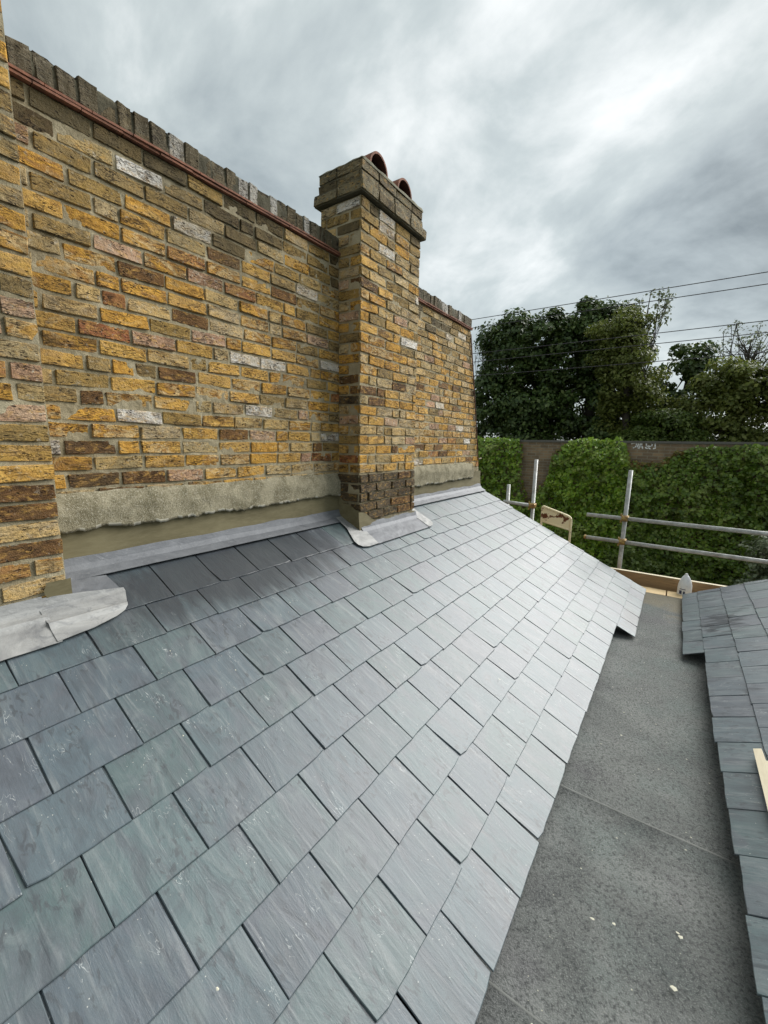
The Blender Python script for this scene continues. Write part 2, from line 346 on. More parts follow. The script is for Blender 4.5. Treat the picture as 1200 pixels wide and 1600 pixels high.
def leaf_mat(name, stops, trans=.25, rough=.5):
    k = M(name); r = k.n('ShaderNodeNewGeometry').outputs['Random Per Island']
    big = k.noise(k.coord('Position'), .9, 3, .6)
    c = k.ramp(r, stops)
    c = k.mix(k.ramp(big, [(.38, .45), (.6, 0.)]), c, tuple(x * .55 for x in stops[0][1]))
    c = k.mix(k.ramp(k.noise(k.coord('Position'), 1.9, 4, .6, .4), [(.54, 0.), (.68, .6)]), c, tuple(x * .95 for x in stops[-1][1]))
    k.done(c, rough, spec=.4)
    tr = k.n('ShaderNodeBsdfTranslucent'); k.l(c, tr.inputs[0]); ms = k.n('ShaderNodeMixShader'); ms.inputs[0].default_value = trans
    out = [q for q in k.t.nodes if q.type == 'OUTPUT_MATERIAL'][0]
    k.l(k.b.outputs[0], ms.inputs[1]); k.l(tr.outputs[0], ms.inputs[2]); k.l(ms.outputs[0], out.inputs[0])
    return k.m
L_DARK = leaf_mat('dark_leaves', [(0., (.030, .060, .012)), (.5, (.058, .102, .020)), (.85, (.098, .150, .032)), (1., (.16, .20, .065))], .18)
L_OLIVE = leaf_mat('olive_leaves', [(0., (.085, .115, .018)), (.5, (.155, .190, .034)), (1., (.24, .26, .07))], .4)
L_GREEN = leaf_mat('green_leaves', [(0., (.055, .095, .014)), (.5, (.10, .155, .024)), (1., (.17, .22, .045))], .4)
L_IVY = leaf_mat('ivy_leaves', [(0., (.09, .17, .014)), (.45, (.185, .31, .026)), (.8, (.27, .40, .04)), (.93, (.36, .46, .065)), (1., (.36, .40, .12))], .25, .34)
L_RUST = leaf_mat('turning_ivy_leaves', [(0., (.12, .12, .02)), (.4, (.20, .17, .03)), (.7, (.20, .08, .025)), (1., (.32, .27, .08))], .25)
L_GREY = leaf_mat('grey_green_leaves', [(0., (.10, .135, .065)), (.6, (.18, .215, .12)), (1., (.32, .34, .23))], .2)
def bark_mat():
    k = M('bark'); n = k.noise(k.coord('Position', (3, 3, .8)), 4, 5, .6)
    return k.done(k.mix(n, (.035, .03, .022), (.085, .072, .055)), .9, k.bump(n, .5, .03))
BARK = bark_mat()
def farbrick_mat():
    k = M('boundary_brick'); q = k.n('ShaderNodeTexBrick'); v = k.coord('Object', rot=(math.radians(90), 0, 0))
    k.l(v, q.inputs['Vector']); q.inputs['Scale'].default_value = 1.; q.inputs['Brick Width'].default_value = .225; q.inputs['Row Height'].default_value = .075
    q.inputs['Mortar Size'].default_value = .008; q.inputs['Color1'].default_value = (.29, .20, .115, 1); q.inputs['Color2'].default_value = (.17, .12, .075, 1); q.inputs['Mortar'].default_value = (.25, .225, .165, 1)
    n = k.noise(k.coord('Object'), 3, 5, .6); c = k.mix(k.ramp(n, [(.45, 0.), (.7, .6)]), q.outputs[0], (.08, .065, .045))
    c = k.mix(k.ramp(k.noise(k.coord('Object'), 14, 4, .6), [(.6, 0.), (.75, .6)]), c, (.24, .19, .13))
    return k.done(c, .95, k.bump(q.outputs['Fac'], -.6, .01))
FARBRICK = farbrick_mat()
def plain(name, col, rough=.6, metal=0):
    k = M(name); n = k.noise(k.coord('Position'), 30, 4, .6)
    return k.done(k.mix(k.ramp(n, [(.4, 0.), (.7, .35)]), col, tuple(x * .6 for x in col)), rough, metal=metal)
GROUND = plain('yard_ground', (.07, .075, .045), .95)
PLASTIC = plain('white_plastic', (.80, .80, .80), .35)
PRINT = plain('dark_blue_print', (.04, .05, .11), .5)
CABLEM = plain('cable_sheath', (.05, .045, .05), .6)
BROWNC = plain('brown_cable', (.09, .035, .02), .5)
PAINTW = plain('white_spray_paint', (.8, .8, .78), .8)
STONE = plain('coping_stone', (.13, .125, .11), .9)
CHIPM = plain('pale_chips', (.55, .53, .42), .8)
LIP = plain('broken_render_lip', (.46, .43, .34), .95)
LAP_GLINT = plain('felt_edge_highlight', (.135, .14, .13), .9)
DECK = plain('roof_deck', (.02, .02, .02), .9)

# ------------------------------------------------------------------ setting
gv, gf = [(-700, -700, -7), (700, -700, -7), (700, 700, -7), (-700, 700, -7)], [(0, 1, 2, 3)]
o = obj('ground', mesh('ground', gv, gf, GROUND)); o['kind'] = 'structure'; o['label'] = 'green yard ground far below the roofs'
ev, ef = box_vf(-60, 60, 12.62, 75, -7.5, -1.1)
o = obj('embankment', mesh('embankment', ev, ef, GROUND)); o['kind'] = 'structure'; o['label'] = 'earth embankment behind the ivy covered boundary wall'

TH = 0.45956; CT, ST = math.cos(TH), math.sin(TH)
Z0 = -0.578
def RP(u, y, h=0.): return Vector((u * CT + h * ST, y, Z0 - u * ST + h * CT))      # left slope: u metres down from the wall, h above
PR = math.radians(25.5); CR, SR = math.cos(PR), math.sin(PR)
def RR(u, y, h=0.): return Vector((2.533 + u * CR - h * SR, y, -1.53 + u * SR + h * CR))   # right slope: u metres up from its eave

# ------------------------------------------------------------------ slates
def slate_vf(length, width, seed, t=.0052):
    r = random.Random(seed); w = width / 2; pts = []
    nt = 5
    for i in range(nt + 1): pts.append((r.uniform(-.0022, .0012), -w + width * i / nt))
    for i in (1, 2): pts.append((-length * i / 3, w + r.uniform(-.0022, .0006)))
    pts.append((-length, w)); pts.append((-length, -w))
    for i in (2, 1): pts.append((-length * i / 3, -w - r.uniform(-.0022, .0006)))
    if r.random() < .35:                                   # a knocked corner
        j = r.choice((0, nt)); c = r.uniform(.004, .011); pts[j] = (pts[j][0] - c, pts[j][1] + (c if j == 0 else -c) * .8)
    n = len(pts); V = []
    for (a, b) in pts: V.append((a, b, 0))
    for (a, b) in pts: V.append((a, b, t * .62))
    for (a, b) in pts: V.append((a - (.0022 if a > -.02 else 0), b - math.copysign(.0018, b), t + r.uniform(-.0004, .0004)))
    F = []
    for i in range(n):
        j = (i + 1) % n
        F.append((i, j, n + j, n + i)); F.append((n + i, n + j, 2 * n + j, 2 * n + i))
    F.append(tuple(range(2 * n, 3 * n)))
    return V, F
_pool = {}
def slate_mesh(length, width):
    key = (round(length, 2), round(width, 3)); full = key[1] in (.246, .247)
    if key not in _pool or (full and len(_pool[key]) < 14):
        m = mesh('slate', *slate_vf(length, width, rnd.random()), SLATE); _pool.setdefault(key, []).append(m); return m
    return rnd.choice(_pool[key])
def lay_slate(parent, mid, ax, ay, an, length, width, tilt):
    x = (ax + an * (tilt + rnd.uniform(-.002, .004))).normalized()
    yv = (ay + ax * rnd.uniform(-.004, .004)); yv = (yv - x * yv.dot(x)).normalized(); z = x.cross(yv)
    yv = (yv + z * rnd.uniform(-.003, .003)).normalized(); z = x.cross(yv)
    o = bpy.data.objects.new('slate', slate_mesh(length, width)); C.objects.link(o); o.parent = parent
    p = mid - Vector(parent.location)
    o.matrix_local = Matrix(((x.x, yv.x, z.x, p.x), (x.y, yv.y, z.y, p.y), (x.z, yv.z, z.z, p.z), (0, 0, 0, 1)))
    return o

roof = thing('slate_roof', 'large grey slate roof slope running down from the yellow brick wall', 'roof', tuple(RP(2.16, 2.5)))
VERGE = 5.49
courses = [(.356, .0), (.548, .116), (.75, .226), (.957, .08), (1.155, .208), (1.358, .078), (1.562, .181), (1.762, .054), (1.962, .179), (2.16, .019)]
AX, AY, AN = Vector((CT, 0, -ST)), Vector((0, 1, 0)), Vector((ST, 0, CT))
def course(parent, u, off, y0, y1, P, ax, ay, an, headlimit):
    y = off + .25 * math.floor((y0 - off) / .25); drift = 0
    while y < y1 - .02:
        a, b = y, min(y + .25, y1)
        if a < y0 - .2: y += .25; continue
        length = headlimit(u, a, b)
        if length:
            jt = rnd.uniform(-.003, .003)
            if P is RR and u < .01 and a < 2.45: jt += .012 + .022 * (2.45 - a) + rnd.uniform(-.006, .006)
            lay_slate(parent, P(u + jt, (a + b) / 2 + rnd.uniform(-.0012, .0012), -.005 + rnd.uniform(-.0006, .0010)), ax, ay, an, length, round(b - a - .0032, 3), .034)
        y += .25
def head_left(u, a, b):
    top = .01
    near = (b > 2.50 and a < 3.43) or a < .66
    if near: top = .262
    if u - top < .12: return None
    return min(.5, u - top)
for u, off in courses: course(roof, u, off, -.7, VERGE, RP, AX, AY, AN, head_left)
course(roof, 2.315, .0, 4.0, VERGE, RP, AX, AY, AN, lambda u, a, b: .4)
# slates cut round the stacks
for u in (.44,):
    pass
# decking, gable below
dv = [RP(0, -1.2, -.036), RP(2.09, -1.2, -.036), RP(2.09, VERGE - .03, -.036), RP(0, VERGE - .03, -.036),
      RP(0, -1.2, -.09), RP(2.09, -1.2, -.09), RP(2.09, VERGE - .03, -.09), RP(0, VERGE - .03, -.09)]
obj('deck', mesh('deck', dv, [(0, 1, 2, 3), (7, 6, 5, 4), (0, 4, 5, 1), (1, 5, 6, 2), (2, 6, 7, 3), (3, 7, 4, 0)], DECK), roof)
gv = [(-.2, 5.34, -7), (2.2, 5.34, -7), (2.2, 5.34, -1.72), (0, 5.34, -.69), (-.2, 5.34, -.69), (-.2, 5.42, -7), (2.2, 5.42, -7), (2.2, 5.42, -1.72), (0, 5.42, -.69), (-.2, 5.42, -.69)]
obj('gable_wall', mesh('gable_wall', gv, [(0, 1, 2, 3, 4), (9, 8, 7, 6, 5), (0, 5, 6, 1), (1, 6, 7, 2), (2, 7, 8, 3), (3, 8, 9, 4), (4, 9, 5, 0)], FARBRICK), roof)

roof2 = thing('slate_roof', 'narrow strip of grey slate roof sloping up beyond the felt gutter, splashed with wet marks', 'roof', tuple(RR(0, 2.5)))
BX, BY, BN = Vector((-CR, 0, -SR)), Vector((0, -1, 0)), Vector((-SR, 0, CR))
for k_ in range(9):
    course(roof2, .2 * k_, (.14, .02, .15, .03)[k_ % 4], -.3, VERGE, RR, BX, BY, BN, lambda u, a, b: .5)
course(roof2, -.14, .09, 3.83, VERGE, RR, BX, BY, BN, lambda u, a, b: .4)
dv = [RR(.08, -1.2, -.036), RR(2.0, -1.2, -.036), RR(2.0, VERGE - .03, -.036), RR(.08, VERGE - .03, -.036), RR(.08, -1.2, -.09), RR(2.0, -1.2, -.09), RR(2.0, VERGE - .03, -.09), RR(.08, VERGE - .03, -.09)]
obj('deck', mesh('deck', dv, [(3, 2, 1, 0), (4, 5, 6, 7), (1, 5, 4, 0), (2, 6, 5, 1), (3, 7, 6, 2), (0, 4, 7, 3)], DECK), roof2)
gv = [(2.4, 5.34, -7), (4.6, 5.34, -7), (4.6, 5.34, -.75), (2.4, 5.34, -1.72), (2.4, 5.42, -7), (4.6, 5.42, -7), (4.6, 5.42, -.75), (2.4, 5.42, -1.72)]
obj('gable_wall', mesh('gable_wall', gv, [(0, 1, 2, 3), (7, 6, 5, 4), (0, 4, 5, 1), (1, 5, 6, 2), (2, 6, 7, 3), (3, 7, 4, 0)], FARBRICK), roof2)

# ------------------------------------------------------------------ felt gutter between the slopes
gut = thing('gutter', 'wide dark mineral felt gutter between the two slate slopes', 'gutter', (2.24, 2.5, -1.6))
prof = [(1.68, -1.56), (1.78, -1.60), (1.86, -1.628), (1.95, -1.631), (2.02, -1.632), (2.1, -1.632), (2.24, -1.632), (2.36, -1.632), (2.45, -1.632), (2.54, -1.631), (2.62, -1.628), (2.70, -1.60), (2.8, -1.56)]
def felt(y0, y1, lift, slope=0.):
    n = int((y1 - y0) / .06) + 2; V, F = [], []
    for i in range(n):
        y = y0 + (y1 - y0) * i / (n - 1) if i < n - 2 else y1 - (.0045 if i == n - 2 else 0)
        for x, z in prof:
            e = lift + slope * (y1 - y) / (y1 - y0)
            edge = .004 * nz(x * 5, 3.3) if i == n - 1 else 0
            if slope or lift: e += .004 * max(0., 1 - (n - 1 - i) / 1.5)
            V.append((x, y + edge, z + e + .0035 * nz(x * 2.2, y * 2.2, lift * 99)))
    m = len(prof)
    for i in range(n - 1):
        for k in range(m - 1): a = i * m + k; F.append((a, a + 1, a + m + 1, a + m))
    b = len(V); V += [(V[(n - 1) * m + k][0], V[(n - 1) * m + k][1] + .001, V[(n - 1) * m + k][2] - .004) for k in range(m)]
    for k in range(m - 1): F.append(((n - 1) * m + k, (n - 1) * m + k + 1, b + k + 1, b + k))
    me = mesh('felt_sheet', V, F, FELT, True)
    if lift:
        me.materials.append(LAP_GLINT)  # paler last strip: highlight of the curled lap edge painted into the colour
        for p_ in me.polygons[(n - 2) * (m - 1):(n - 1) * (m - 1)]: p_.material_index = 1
    return me
obj('felt_sheet', felt(1.85, 5.46, 0.), gut)
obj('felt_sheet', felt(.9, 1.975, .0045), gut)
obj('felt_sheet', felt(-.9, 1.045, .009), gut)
V, F = box_vf(1.70, 2.80, -1.0, 5.44, -1.80, -1.66)
obj('gutter_board', mesh('gutter_board', V, F, WOODB), gut)
# chips and grit
V, F = [], []
SPOT = [(2.389, 1.468, .006), (2.375, 1.30, .008), (2.15, 1.36, .006), (2.21, 1.385, .004), (2.50, 2.31, .003), (2.125, 2.44, .005)]
for i in range(236):
    if i >= 230: x, y, z = 2.222 + (SPOT[i - 230][0] - 2.222) * 1.042, SPOT[i - 230][1] * 1.042, -1.618
    elif i < 170: x, y, z = rnd.uniform(2.0, 2.44), rnd.uniform(.7, 5.2), -1.622
    else:
        u, y = rnd.uniform(.5, 2.1), rnd.uniform(.3, 4.5); q = RP(u, y, .006); x, y, z = q
    s = rnd.choice((.0009, .0012, .0015, .0021)) * rnd.uniform(.7, 1.5) * (1.6 if i % 31 == 0 else 1)
    if i >= 230: s = SPOT[i - 230][2]
    a0 = rnd.uniform(0, 6.28); b = len(V)
    for k in range(5):
        a = a0 + k * 1.2566; r = s * rnd.uniform(.6, 1.3); V.append((x + r * math.cos(a) * 1.5, y + r * math.sin(a), z + .001 + (0 if i < 170 or i >= 230 else -r * math.cos(a) * 1.5 * .49)))
    V.append((x, y, z + .002)); F += [(b + k, b + (k + 1) % 5, b + 5) for k in range(5)]
o = obj('debris', mesh('debris', V, F, CHIPM)); tag(o, 'pale chips of slate and grit scattered over felt and slates', 'debris', kind='stuff')

# ------------------------------------------------------------------ bricks
def brick_mesh(L, H, D, seed, wob=1.):
    """front face looks to +x, length along y, height along z"""
    r = random.Random(seed); ny, nzz = 6, 4; V = []; F = []
    ey = .005 / L; ez = .0045 / H; ys = [-.5, -.5 + ey, -.16, .16, .5 - ey, .5]; zs = [-.5, -.5 + ez, .5 - ez, .5]
    sk = [r.uniform(-.0035, .0035) * wob for _ in range(4)]
    for j in range(nzz):
        for i in range(ny):
            e = (i in (0, ny - 1)); t = (j in (0, nzz - 1))
            y = ys[i] * L; z = zs[j] * H
            if t: z -= math.copysign(r.uniform(-.0025, .0055) * wob, z) ; z += (-.0065 * math.copysign(1, z) * r.uniform(.5, 1.3) if e else 0)
            z += sk[0] * ys[i] * 2
            if e: y -= math.copysign(r.uniform(-.001, .006) * wob + (r.uniform(.001, .006) if t else 0), y)
            x = r.uniform(-.0028, .0022) * wob
            if t: x -= .0022 + r.uniform(0, .003)
            if e: x -= .0022 + r.uniform(0, .003)
            x += sk[1] * ys[i] * 2 + sk[2] * zs[j] * 2
            V.append((x, y, z))
    for j in range(nzz - 1):
        for i in range(ny - 1): a = j * ny + i; F.append((a, a + 1, a + ny + 1, a + ny))
    per = [i for i in range(ny)] + [j * ny + ny - 1 for j in range(1, nzz)] + [(nzz - 1) * ny + i for i in range(ny - 2, -1, -1)] + [j * ny for j in range(nzz - 2, 0, -1)]
    b = len(V)
    for i in per: V.append((-D, V[i][1], V[i][2]))
    n = len(per)
    for k in range(n): F.append((per[(k + 1) % n], per[k], b + k, b + (k + 1) % n))
    m = mesh('brick', V, F, B_OCHRE, False)
    return m
_bp = {}
def get_brick(L, H=.065, D=.09, pool=12):
    key = (round(L / .012), round(H, 3), round(D, 2)); lst = _bp.setdefault(key, [])
    if len(lst) < pool: lst.append(brick_mesh(L, H, D, rnd.random())); return lst[-1]
    return rnd.choice(lst)
def set_brick(parent, pos, L, mat, face='x', H=.065, D=.09, name='brick'):
    o = bpy.data.objects.new(name, get_brick(L, H, D)); C.objects.link(o); o.parent = parent
    o.location = Vector(pos) - Vector(parent.location)
    rz = -math.pi / 2 if face == '-y' else 0
    flip = rnd.random() < .5
    o.rotation_euler = (rnd.uniform(-.012, .012) + (math.pi if flip else 0), rnd.uniform(-.008, .008), rz) if not rz else (0, 0, rz)
    setmat(o, mat); return o
def mortar_face(parent, name, y0, y1, z0, z1, fn, mat, amp=.0045, step=.0125, plane='x'):
    ny = max(2, int((y1 - y0) / step)); nzv = max(2, int((z1 - z0) / step)); V, F = [], []
    for j in range(nzv + 1):
        z = z0 + (z1 - z0) * j / nzv
        for i in range(ny + 1):
            y = y0 + (y1 - y0) * i / ny
            d = amp * (nz(y * 9, z * 9, 1.7) * 1.3 + nz(y * 40, z * 40, 4.2) * .7)
            V.append(fn(y, z, d))
    m = ny + 1
    for j in range(nzv):
        for i in range(ny): a = j * m + i; F.append((a, a + 1, a + m + 1, a + m))
    return obj(name, mesh(name, V, F, mat, True), parent)

def pick(ws):
    t = rnd.random() * sum(w for _, w in ws)
    for m, w in ws:
        t -= w
        if t <= 0: return m
    return ws[-1][0]
WHITES = [(1.428, 1.064), (2.273, .99), (1.669, .459), (1.904, .464), (2.455, .536), (1.082, .09), (2.379, .018), (1.205, 1.221),
          (3.845, -.197), (4.245, .381), (4.854, .173), (5.023, .028), (4.526, 1.126), (4.81, 1.216)]
PALES = [(1.103, .851), (1.304, -.047), (1.513, .536), (1.234, .492), (1.161, .615), (1.9, .1), (2.2, -.12), (1.75, .0), (4.6, .28), (4.3, .0)]
REDS = [(.86, .47), (1.02, .62), (1.62, .86), (1.35, .9), (2.3, -.12), (4.2, -.14)]
def chooser(y, z, L, top):
    for (a, b) in WHITES:
        if abs(y - a) < L / 2 + .004 and abs(z - b) < .037: return B_WHITE
    for (a, b) in PALES:
        if abs(y - a) < L / 2 + .004 and abs(z - b) < .037: return B_PINK if rnd.random() < .4 else B_BUFF
    for (a, b) in REDS:
        if abs(y - a) < L / 2 + .004 and abs(z - b) < .037: return B_RED
    g = (z - (top - .52)) / .52 + rnd.uniform(-.3, .3)
    if g > .74: return pick([(B_SOOT, 6), (B_GRIME, 2), (B_BUFF, .5)])
    if g > .25: return pick([(B_GRIME, 5), (B_SOOT, 1), (B_BUFF, 2), (B_OCHRE, 2), (B_PINK, .4)])
    return pick([(B_OCHRE, 11), (B_BUFF, 3.6), (B_PINK, .6), (B_BROWN, 1.0), (B_RED, .25), (B_GRIME, 1.2), (B_WHITE, .1)])

def wall_run(parent, y0, yend, z0, n, x, choose, bond0=0):
    """stretcher bond with stray headers"""
    for k in range(n):
        z = z0 + .075 * (k + .5) + rnd.uniform(-.0015, .0015)
        e = yend(z); y = y0
        first = (.108 if (k + bond0) % 2 else .22) + rnd.uniform(-.03, .03)
        while y < e - .03:
            L = first if first else (.106 if rnd.random() < .09 else .219 + rnd.uniform(-.008, .008)); first = None
            if e - (y + L) < .055: L = e - y
            L = min(L, e - y)
            bl = L - .0095
            set_brick(parent, (x + rnd.uniform(-.004, .003), y + L / 2, z), bl, choose(y + L / 2, z, L))
            y += L

ZC = 1.345                     # underside of the tile crease
def parapet(label, y0, yend, base):
    w = thing('brick_parapet_wall', label, 'wall', base)
    wall_run(w, y0, yend, -.305, 22, 0., lambda y, z, L: chooser(y, z, L, ZC))
    yt = lambda z: yend(z)
    mortar_face(w, 'mortar_bed', 0, 1, -.72, ZC, lambda t, z, d: (-.0075 + d, y0 + (yt(z) - y0) * t, z) if True else 0, MORTAR, step=.0125 if False else .012) if False else None
    n_y = int((yend(0) - y0) / .0125); n_z = int((ZC + .72) / .0125); V, F = [], []
    for j in range(n_z + 1):
        z = -.72 + (ZC + .72) * j / n_z; e = yend(z)
        for i in range(n_y + 1):
            y = y0 - .01 + (e - y0 + .008) * i / n_y
            V.append((-.0074 + .0042 * (nz(y * 9, z * 9, 1.7) * 1.2 + nz(y * 42, z * 42, 4.2) * .8), y, z))
    m = n_y + 1
    for j in range(n_z):
        for i in range(n_y): a = j * m + i; F.append((a, a + 1, a + m + 1, a + m))
    b = len(V)
    V += [(-.215, y0, -.72), (-.215, yend(-.72), -.72), (-.215, yend(ZC), ZC), (-.215, y0, ZC)]
    F += [(b + 3, b + 2, b + 1, b), (m - 1, b + 1, b + 2, len(V) - 5), (0, n_z * m, b + 3, b)]
    F += [(n_z * m, len(V) - 5, b + 2, b + 3)]
    obj('mortar_bed', mesh('mortar_bed', V, F, MORTAR, False), w)
    # tile crease: two courses of plain tiles
    e = yend(ZC)
    for lay in range(2):
        y = y0 + (.04 if lay else 0) - .02; zt = ZC + .004 + lay * .0130
        while y < e - .02:
            L = min(.165, e - y + .004)
            V, F = box_vf(-.22, .019 + (.005 if lay else .0) + rnd.uniform(-.003, .003), y, y + L - .003, zt, zt + .0095)
            V = [(vx, vy, vz + (.0012 * math.sin(vy * 31))) for vx, vy, vz in V]
            o = obj('crease_tile', mesh('crease_tile', V, F, CLAY), w); y += L
    # brick on edge coping
    y = y0 - .01; zc = ZC + .032
    V, F = box_vf(-.19, -.012, y0, e - .01, zc, zc + .085); obj('coping_mortar', mesh('coping_mortar', V, F, MORTAR_TOP), w)
    mortar_face(w, 'coping_mortar', y0, e - .006, zc, zc + .104, lambda yy, zz, d: (-.001 + d * 1.3 - max(0, zz - zc - .09) * .9, yy, zz + 1.2 * d), MORTAR_TOP)
    mortar_face(w, 'coping_mortar', y0, e - .006, -.2, -.012, lambda yy, xx, d: (xx, yy, zc + .1 + d * 2.2), MORTAR_TOP)
    while y < e - .02:
        wd = .068 + rnd.uniform(-.010, .014); h = .104 + rnd.uniform(-.007, .006)
        o = set_brick(w, (.004 + rnd.uniform(-.006, .004), y + wd / 2, zc + h / 2), wd, B_COPEW if rnd.random() < .17 else B_COPE, H=round(h / .006) * .006, D=.22, name='coping_brick')
        o.rotation_euler.x = rnd.uniform(-.03, .03); y += wd + .006
    return w
wallA = parapet('long yellow stock brick parapet wall with red tile crease between the two stacks', .60, lambda z: 2.57, (0, 1.6, -.6))
wallB = parapet('shorter far stretch of yellow brick parapet wall ending beside the trees', 3.36, lambda z: 5.36 - .282 * z, (0, 4.4, -.6))

# render band and fresh cement along the wall foot
def band(parent, y0, y1, ztop, zbot, seed, thick=.026, name='render_band', mat=None, rag=.02):
    n = int((y1 - y0) / .011); rows = 13; V, F = [], []
    for i in range(n + 1):
        y = y0 + (y1 - y0) * i / n
        zt = ztop + .016 * nz(y * 4, seed) + .008 * nz(y * 17, seed + 3)
        zb = zbot + rag * .7 * nz(y * 3.1, seed + 7) + rag * .7 * nz(y * 11, seed + 9) + rag * .6 * abs(nz(y * 27, seed + 5)) + rag * .4 * nz(y * 70, seed + 6)
        for j in range(rows):
            t = j / (rows - 1); z = zt + (zb - zt) * t
            th = .002 + thick * min(1, (t * 2.4) ** .7) + .006 * nz(y * 6, z * 6, seed) + .0028 * nz(y * 45, z * 45, seed)
            V.append((max(.001, th), y, z))
        V.append((-.002, y, zb + .012))
    m = rows + 1
    for i in range(n):
        for j in range(rows): a = i * m + j; F.append((a, a + 1, a + m + 1, a + m))
    me = mesh(name, V, F, mat or RENDER, True); me.materials.append(LIP)
    for i in range(n):
        yy = y0 + (y1 - y0) * i / n
        if nz(yy * 8, seed + 2.5) > -.12:
            for j in ((rows - 1, rows - 2) if nz(yy * 21, seed) > .05 else (rows - 1,)): me.polygons[i * rows + j].material_index = 1
    return obj(name, me, parent)
band(wallA, .60, 2.56, -.245, -.425, 1.3)
band(wallB, 3.37, 5.22, -.235, -.445, 8.3)
def cement(parent, y0, y1, seed):
    n = int((y1 - y0) / .03); V, F = [], []; rows = 8
    for i in range(n + 1):
        y = y0 + (y1 - y0) * i / n
        for j in range(rows):
            t = j / (rows - 1); z = -.36 - .235 * t
            V.append((.005 + .016 * t * t + .003 * nz(y * 3, z * 6, seed) + .0012 * nz(y * 14, z * 30, seed), y, z))
    for i in range(n):
        for j in range(rows - 1): a = i * rows + j; F.append((a, a + 1, a + rows + 1, a + rows))
    return obj('cement_fillet', mesh('cement_fillet', V, F, CEMENT, True), parent)
cement(wallA, .60, 2.56, 2.2); cement(wallB, 3.37, 5.5, 5.2)
V, F = tube_vf([(.012, 4.955 - .282 * 0 - .0 + .37 - .282 * z_ , z_) for z_ in (1.30, .9, .5, .1, -.2)] + [(.012, 5.48, -.19)], .008, 8)
obj('cable', mesh('cable', V, F, BROWNC, True), wallB)

# ------------------------------------------------------------------ chimney stack
def stack(name, label, xb, xf, y0, y1, zbot, ztop, base, side=True, darkz=None, specials=(), side_specials=()):
    s = thing(name, label, 'chimney', base)
    n = int(round((ztop - zbot) / .075)); D = .0975
    for k in range(n):
        z = zbot + .075 * (k + .5); dk = darkz is not None and z < darkz
        px = .010 if dk else 0.
        def mat(yy, L, face):
            for (a, b, m_) in (specials if face == 'x' else side_specials):
                if abs(yy - a) < L / 2 + .003 and abs(z - b) < .038: return m_
            if dk: return pick([(B_BLACK, 4), (B_BROWN, 1)])
            t = (z - (ztop - .55)) / .55 + rnd.uniform(-.35, .35)
            if t > .85: return pick([(B_SOOT, 3), (B_GRIME, 3)])
            if t > .2: return pick([(B_GRIME, 4), (B_BUFF, 3), (B_OCHRE, 2)])
            return pick([(B_OCHRE, 7), (B_BUFF, 3.5), (B_PINK, 1.2), (B_BROWN, 1.3), (B_GRIME, 1.), (B_RED, .3)])
        odd = k % 2
        # front face
        y = y0; first = .2195 if odd else .107
        while y < y1 - .02:
            L = first if first else (.1075 if rnd.random() < .16 else .219 + rnd.uniform(-.006, .006)); first = None
            if y1 - (y + L) < .06: L = y1 - y
            set_brick(s, (xf + px + rnd.uniform(-.003, .003), y + L / 2, z + rnd.uniform(-.001, .001)), L - .009, mat(y + L / 2, L, 'x'), D=D)
            y += L
        if side:
            x = xf - .001 - (.1075 if odd else .0); lim = -.0 if z < ZC + .12 else xb
            if not odd: # a stretcher turns the corner on the side face: start behind the header
                x = xf - .0015
            x = xf - (.1075 if odd else .012)
            while x > lim + .03:
                L = .219 if x - lim > .25 else x - lim
                if odd is False: pass
                L = min(L, x - lim)
                set_brick(s, (x - L / 2, y0 - px + rnd.uniform(-.003, .002), z), L - .009, mat(x - L / 2, L, 's'), face='-y', D=.08)
                x -= L
    V, F = box_vf(xb + .004, xf - .006, y0 + .006, y1 - .006, zbot - .12, ztop + .002)
    core = []
    mortar_face(s, 'mortar_bed', y0 + .004, y1 - .004, zbot - .1, ztop, lambda y, z, d: (xf - .0076 + d, y, z), MORTAR)
    if side: mortar_face(s, 'mortar_bed', xb, xf - .005, zbot - .1, ztop, lambda x, z, d: (x, y0 + .0076 - d, z), MORTAR)
    V = [(vx - (.004 if vx > 0 else 0), vy + (.006 if vy < (y0 + y1) / 2 else 0), vz) for vx, vy, vz in V]
    obj('core', mesh('core', V, F, MORTAR), s)
    return s
CX0, CX1, CY0, CY1 = -.175, .213, 2.552, 3.38
W = B_WHITE
ch = stack('chimney_stack', 'square yellow brick chimney stack with two half round clay cowls, joined to the wall', CX0, CX1, CY0, CY1, -.62, 1.705, (.1, 2.95, -.6),
           True, -.245, [(2.918, 1.63, W), (2.897, 1.468, W), (2.85, .993, B_BUFF), (2.958, .995, W), (3.157, .838, W), (3.36, 1.253, W)], [(.1, 1.66, W), (.131, 1.239, B_BUFF), (.13, .314, B_BLACK)])
# oversailing head
def head_course(z, pr, h=.072, mats=((B_HEAD, 5), (B_SOOT, 1))):
    x0, x1, y0, y1 = CX0 - pr, CX1 + pr, CY0 - pr, CY1 + pr
    y = y0
    while y < y1 - .02:
        L = .219 + rnd.uniform(-.02, .02)
        if y1 - y - L < .07: L = y1 - y
        set_brick(ch, (x1 + rnd.uniform(-.003, .003), y + L / 2, z + h / 2), L - .006, pick(mats), H=round(h - .006, 3), D=.0975); y += L
    x = x1 - .015
    while x > x0 + .02:
        L = .21
        if x - x0 - L < .07: L = x - x0
        set_brick(ch, (x - L / 2, y0 + rnd.uniform(-.003, .003), z + h / 2), L - .006, pick(mats), face='-y', H=round(h - .006, 3), D=.08); x -= L
    V, F = box_vf(x0 + .01, x1 - .009, y0 + .009, y1 - .005, z - .002, z + h + .002); obj('head_mortar', mesh('head_mortar', V, F, MORTAR_TOP), ch)
head_course(1.715, .038); head_course(1.788, .010); head_course(1.861, .008)
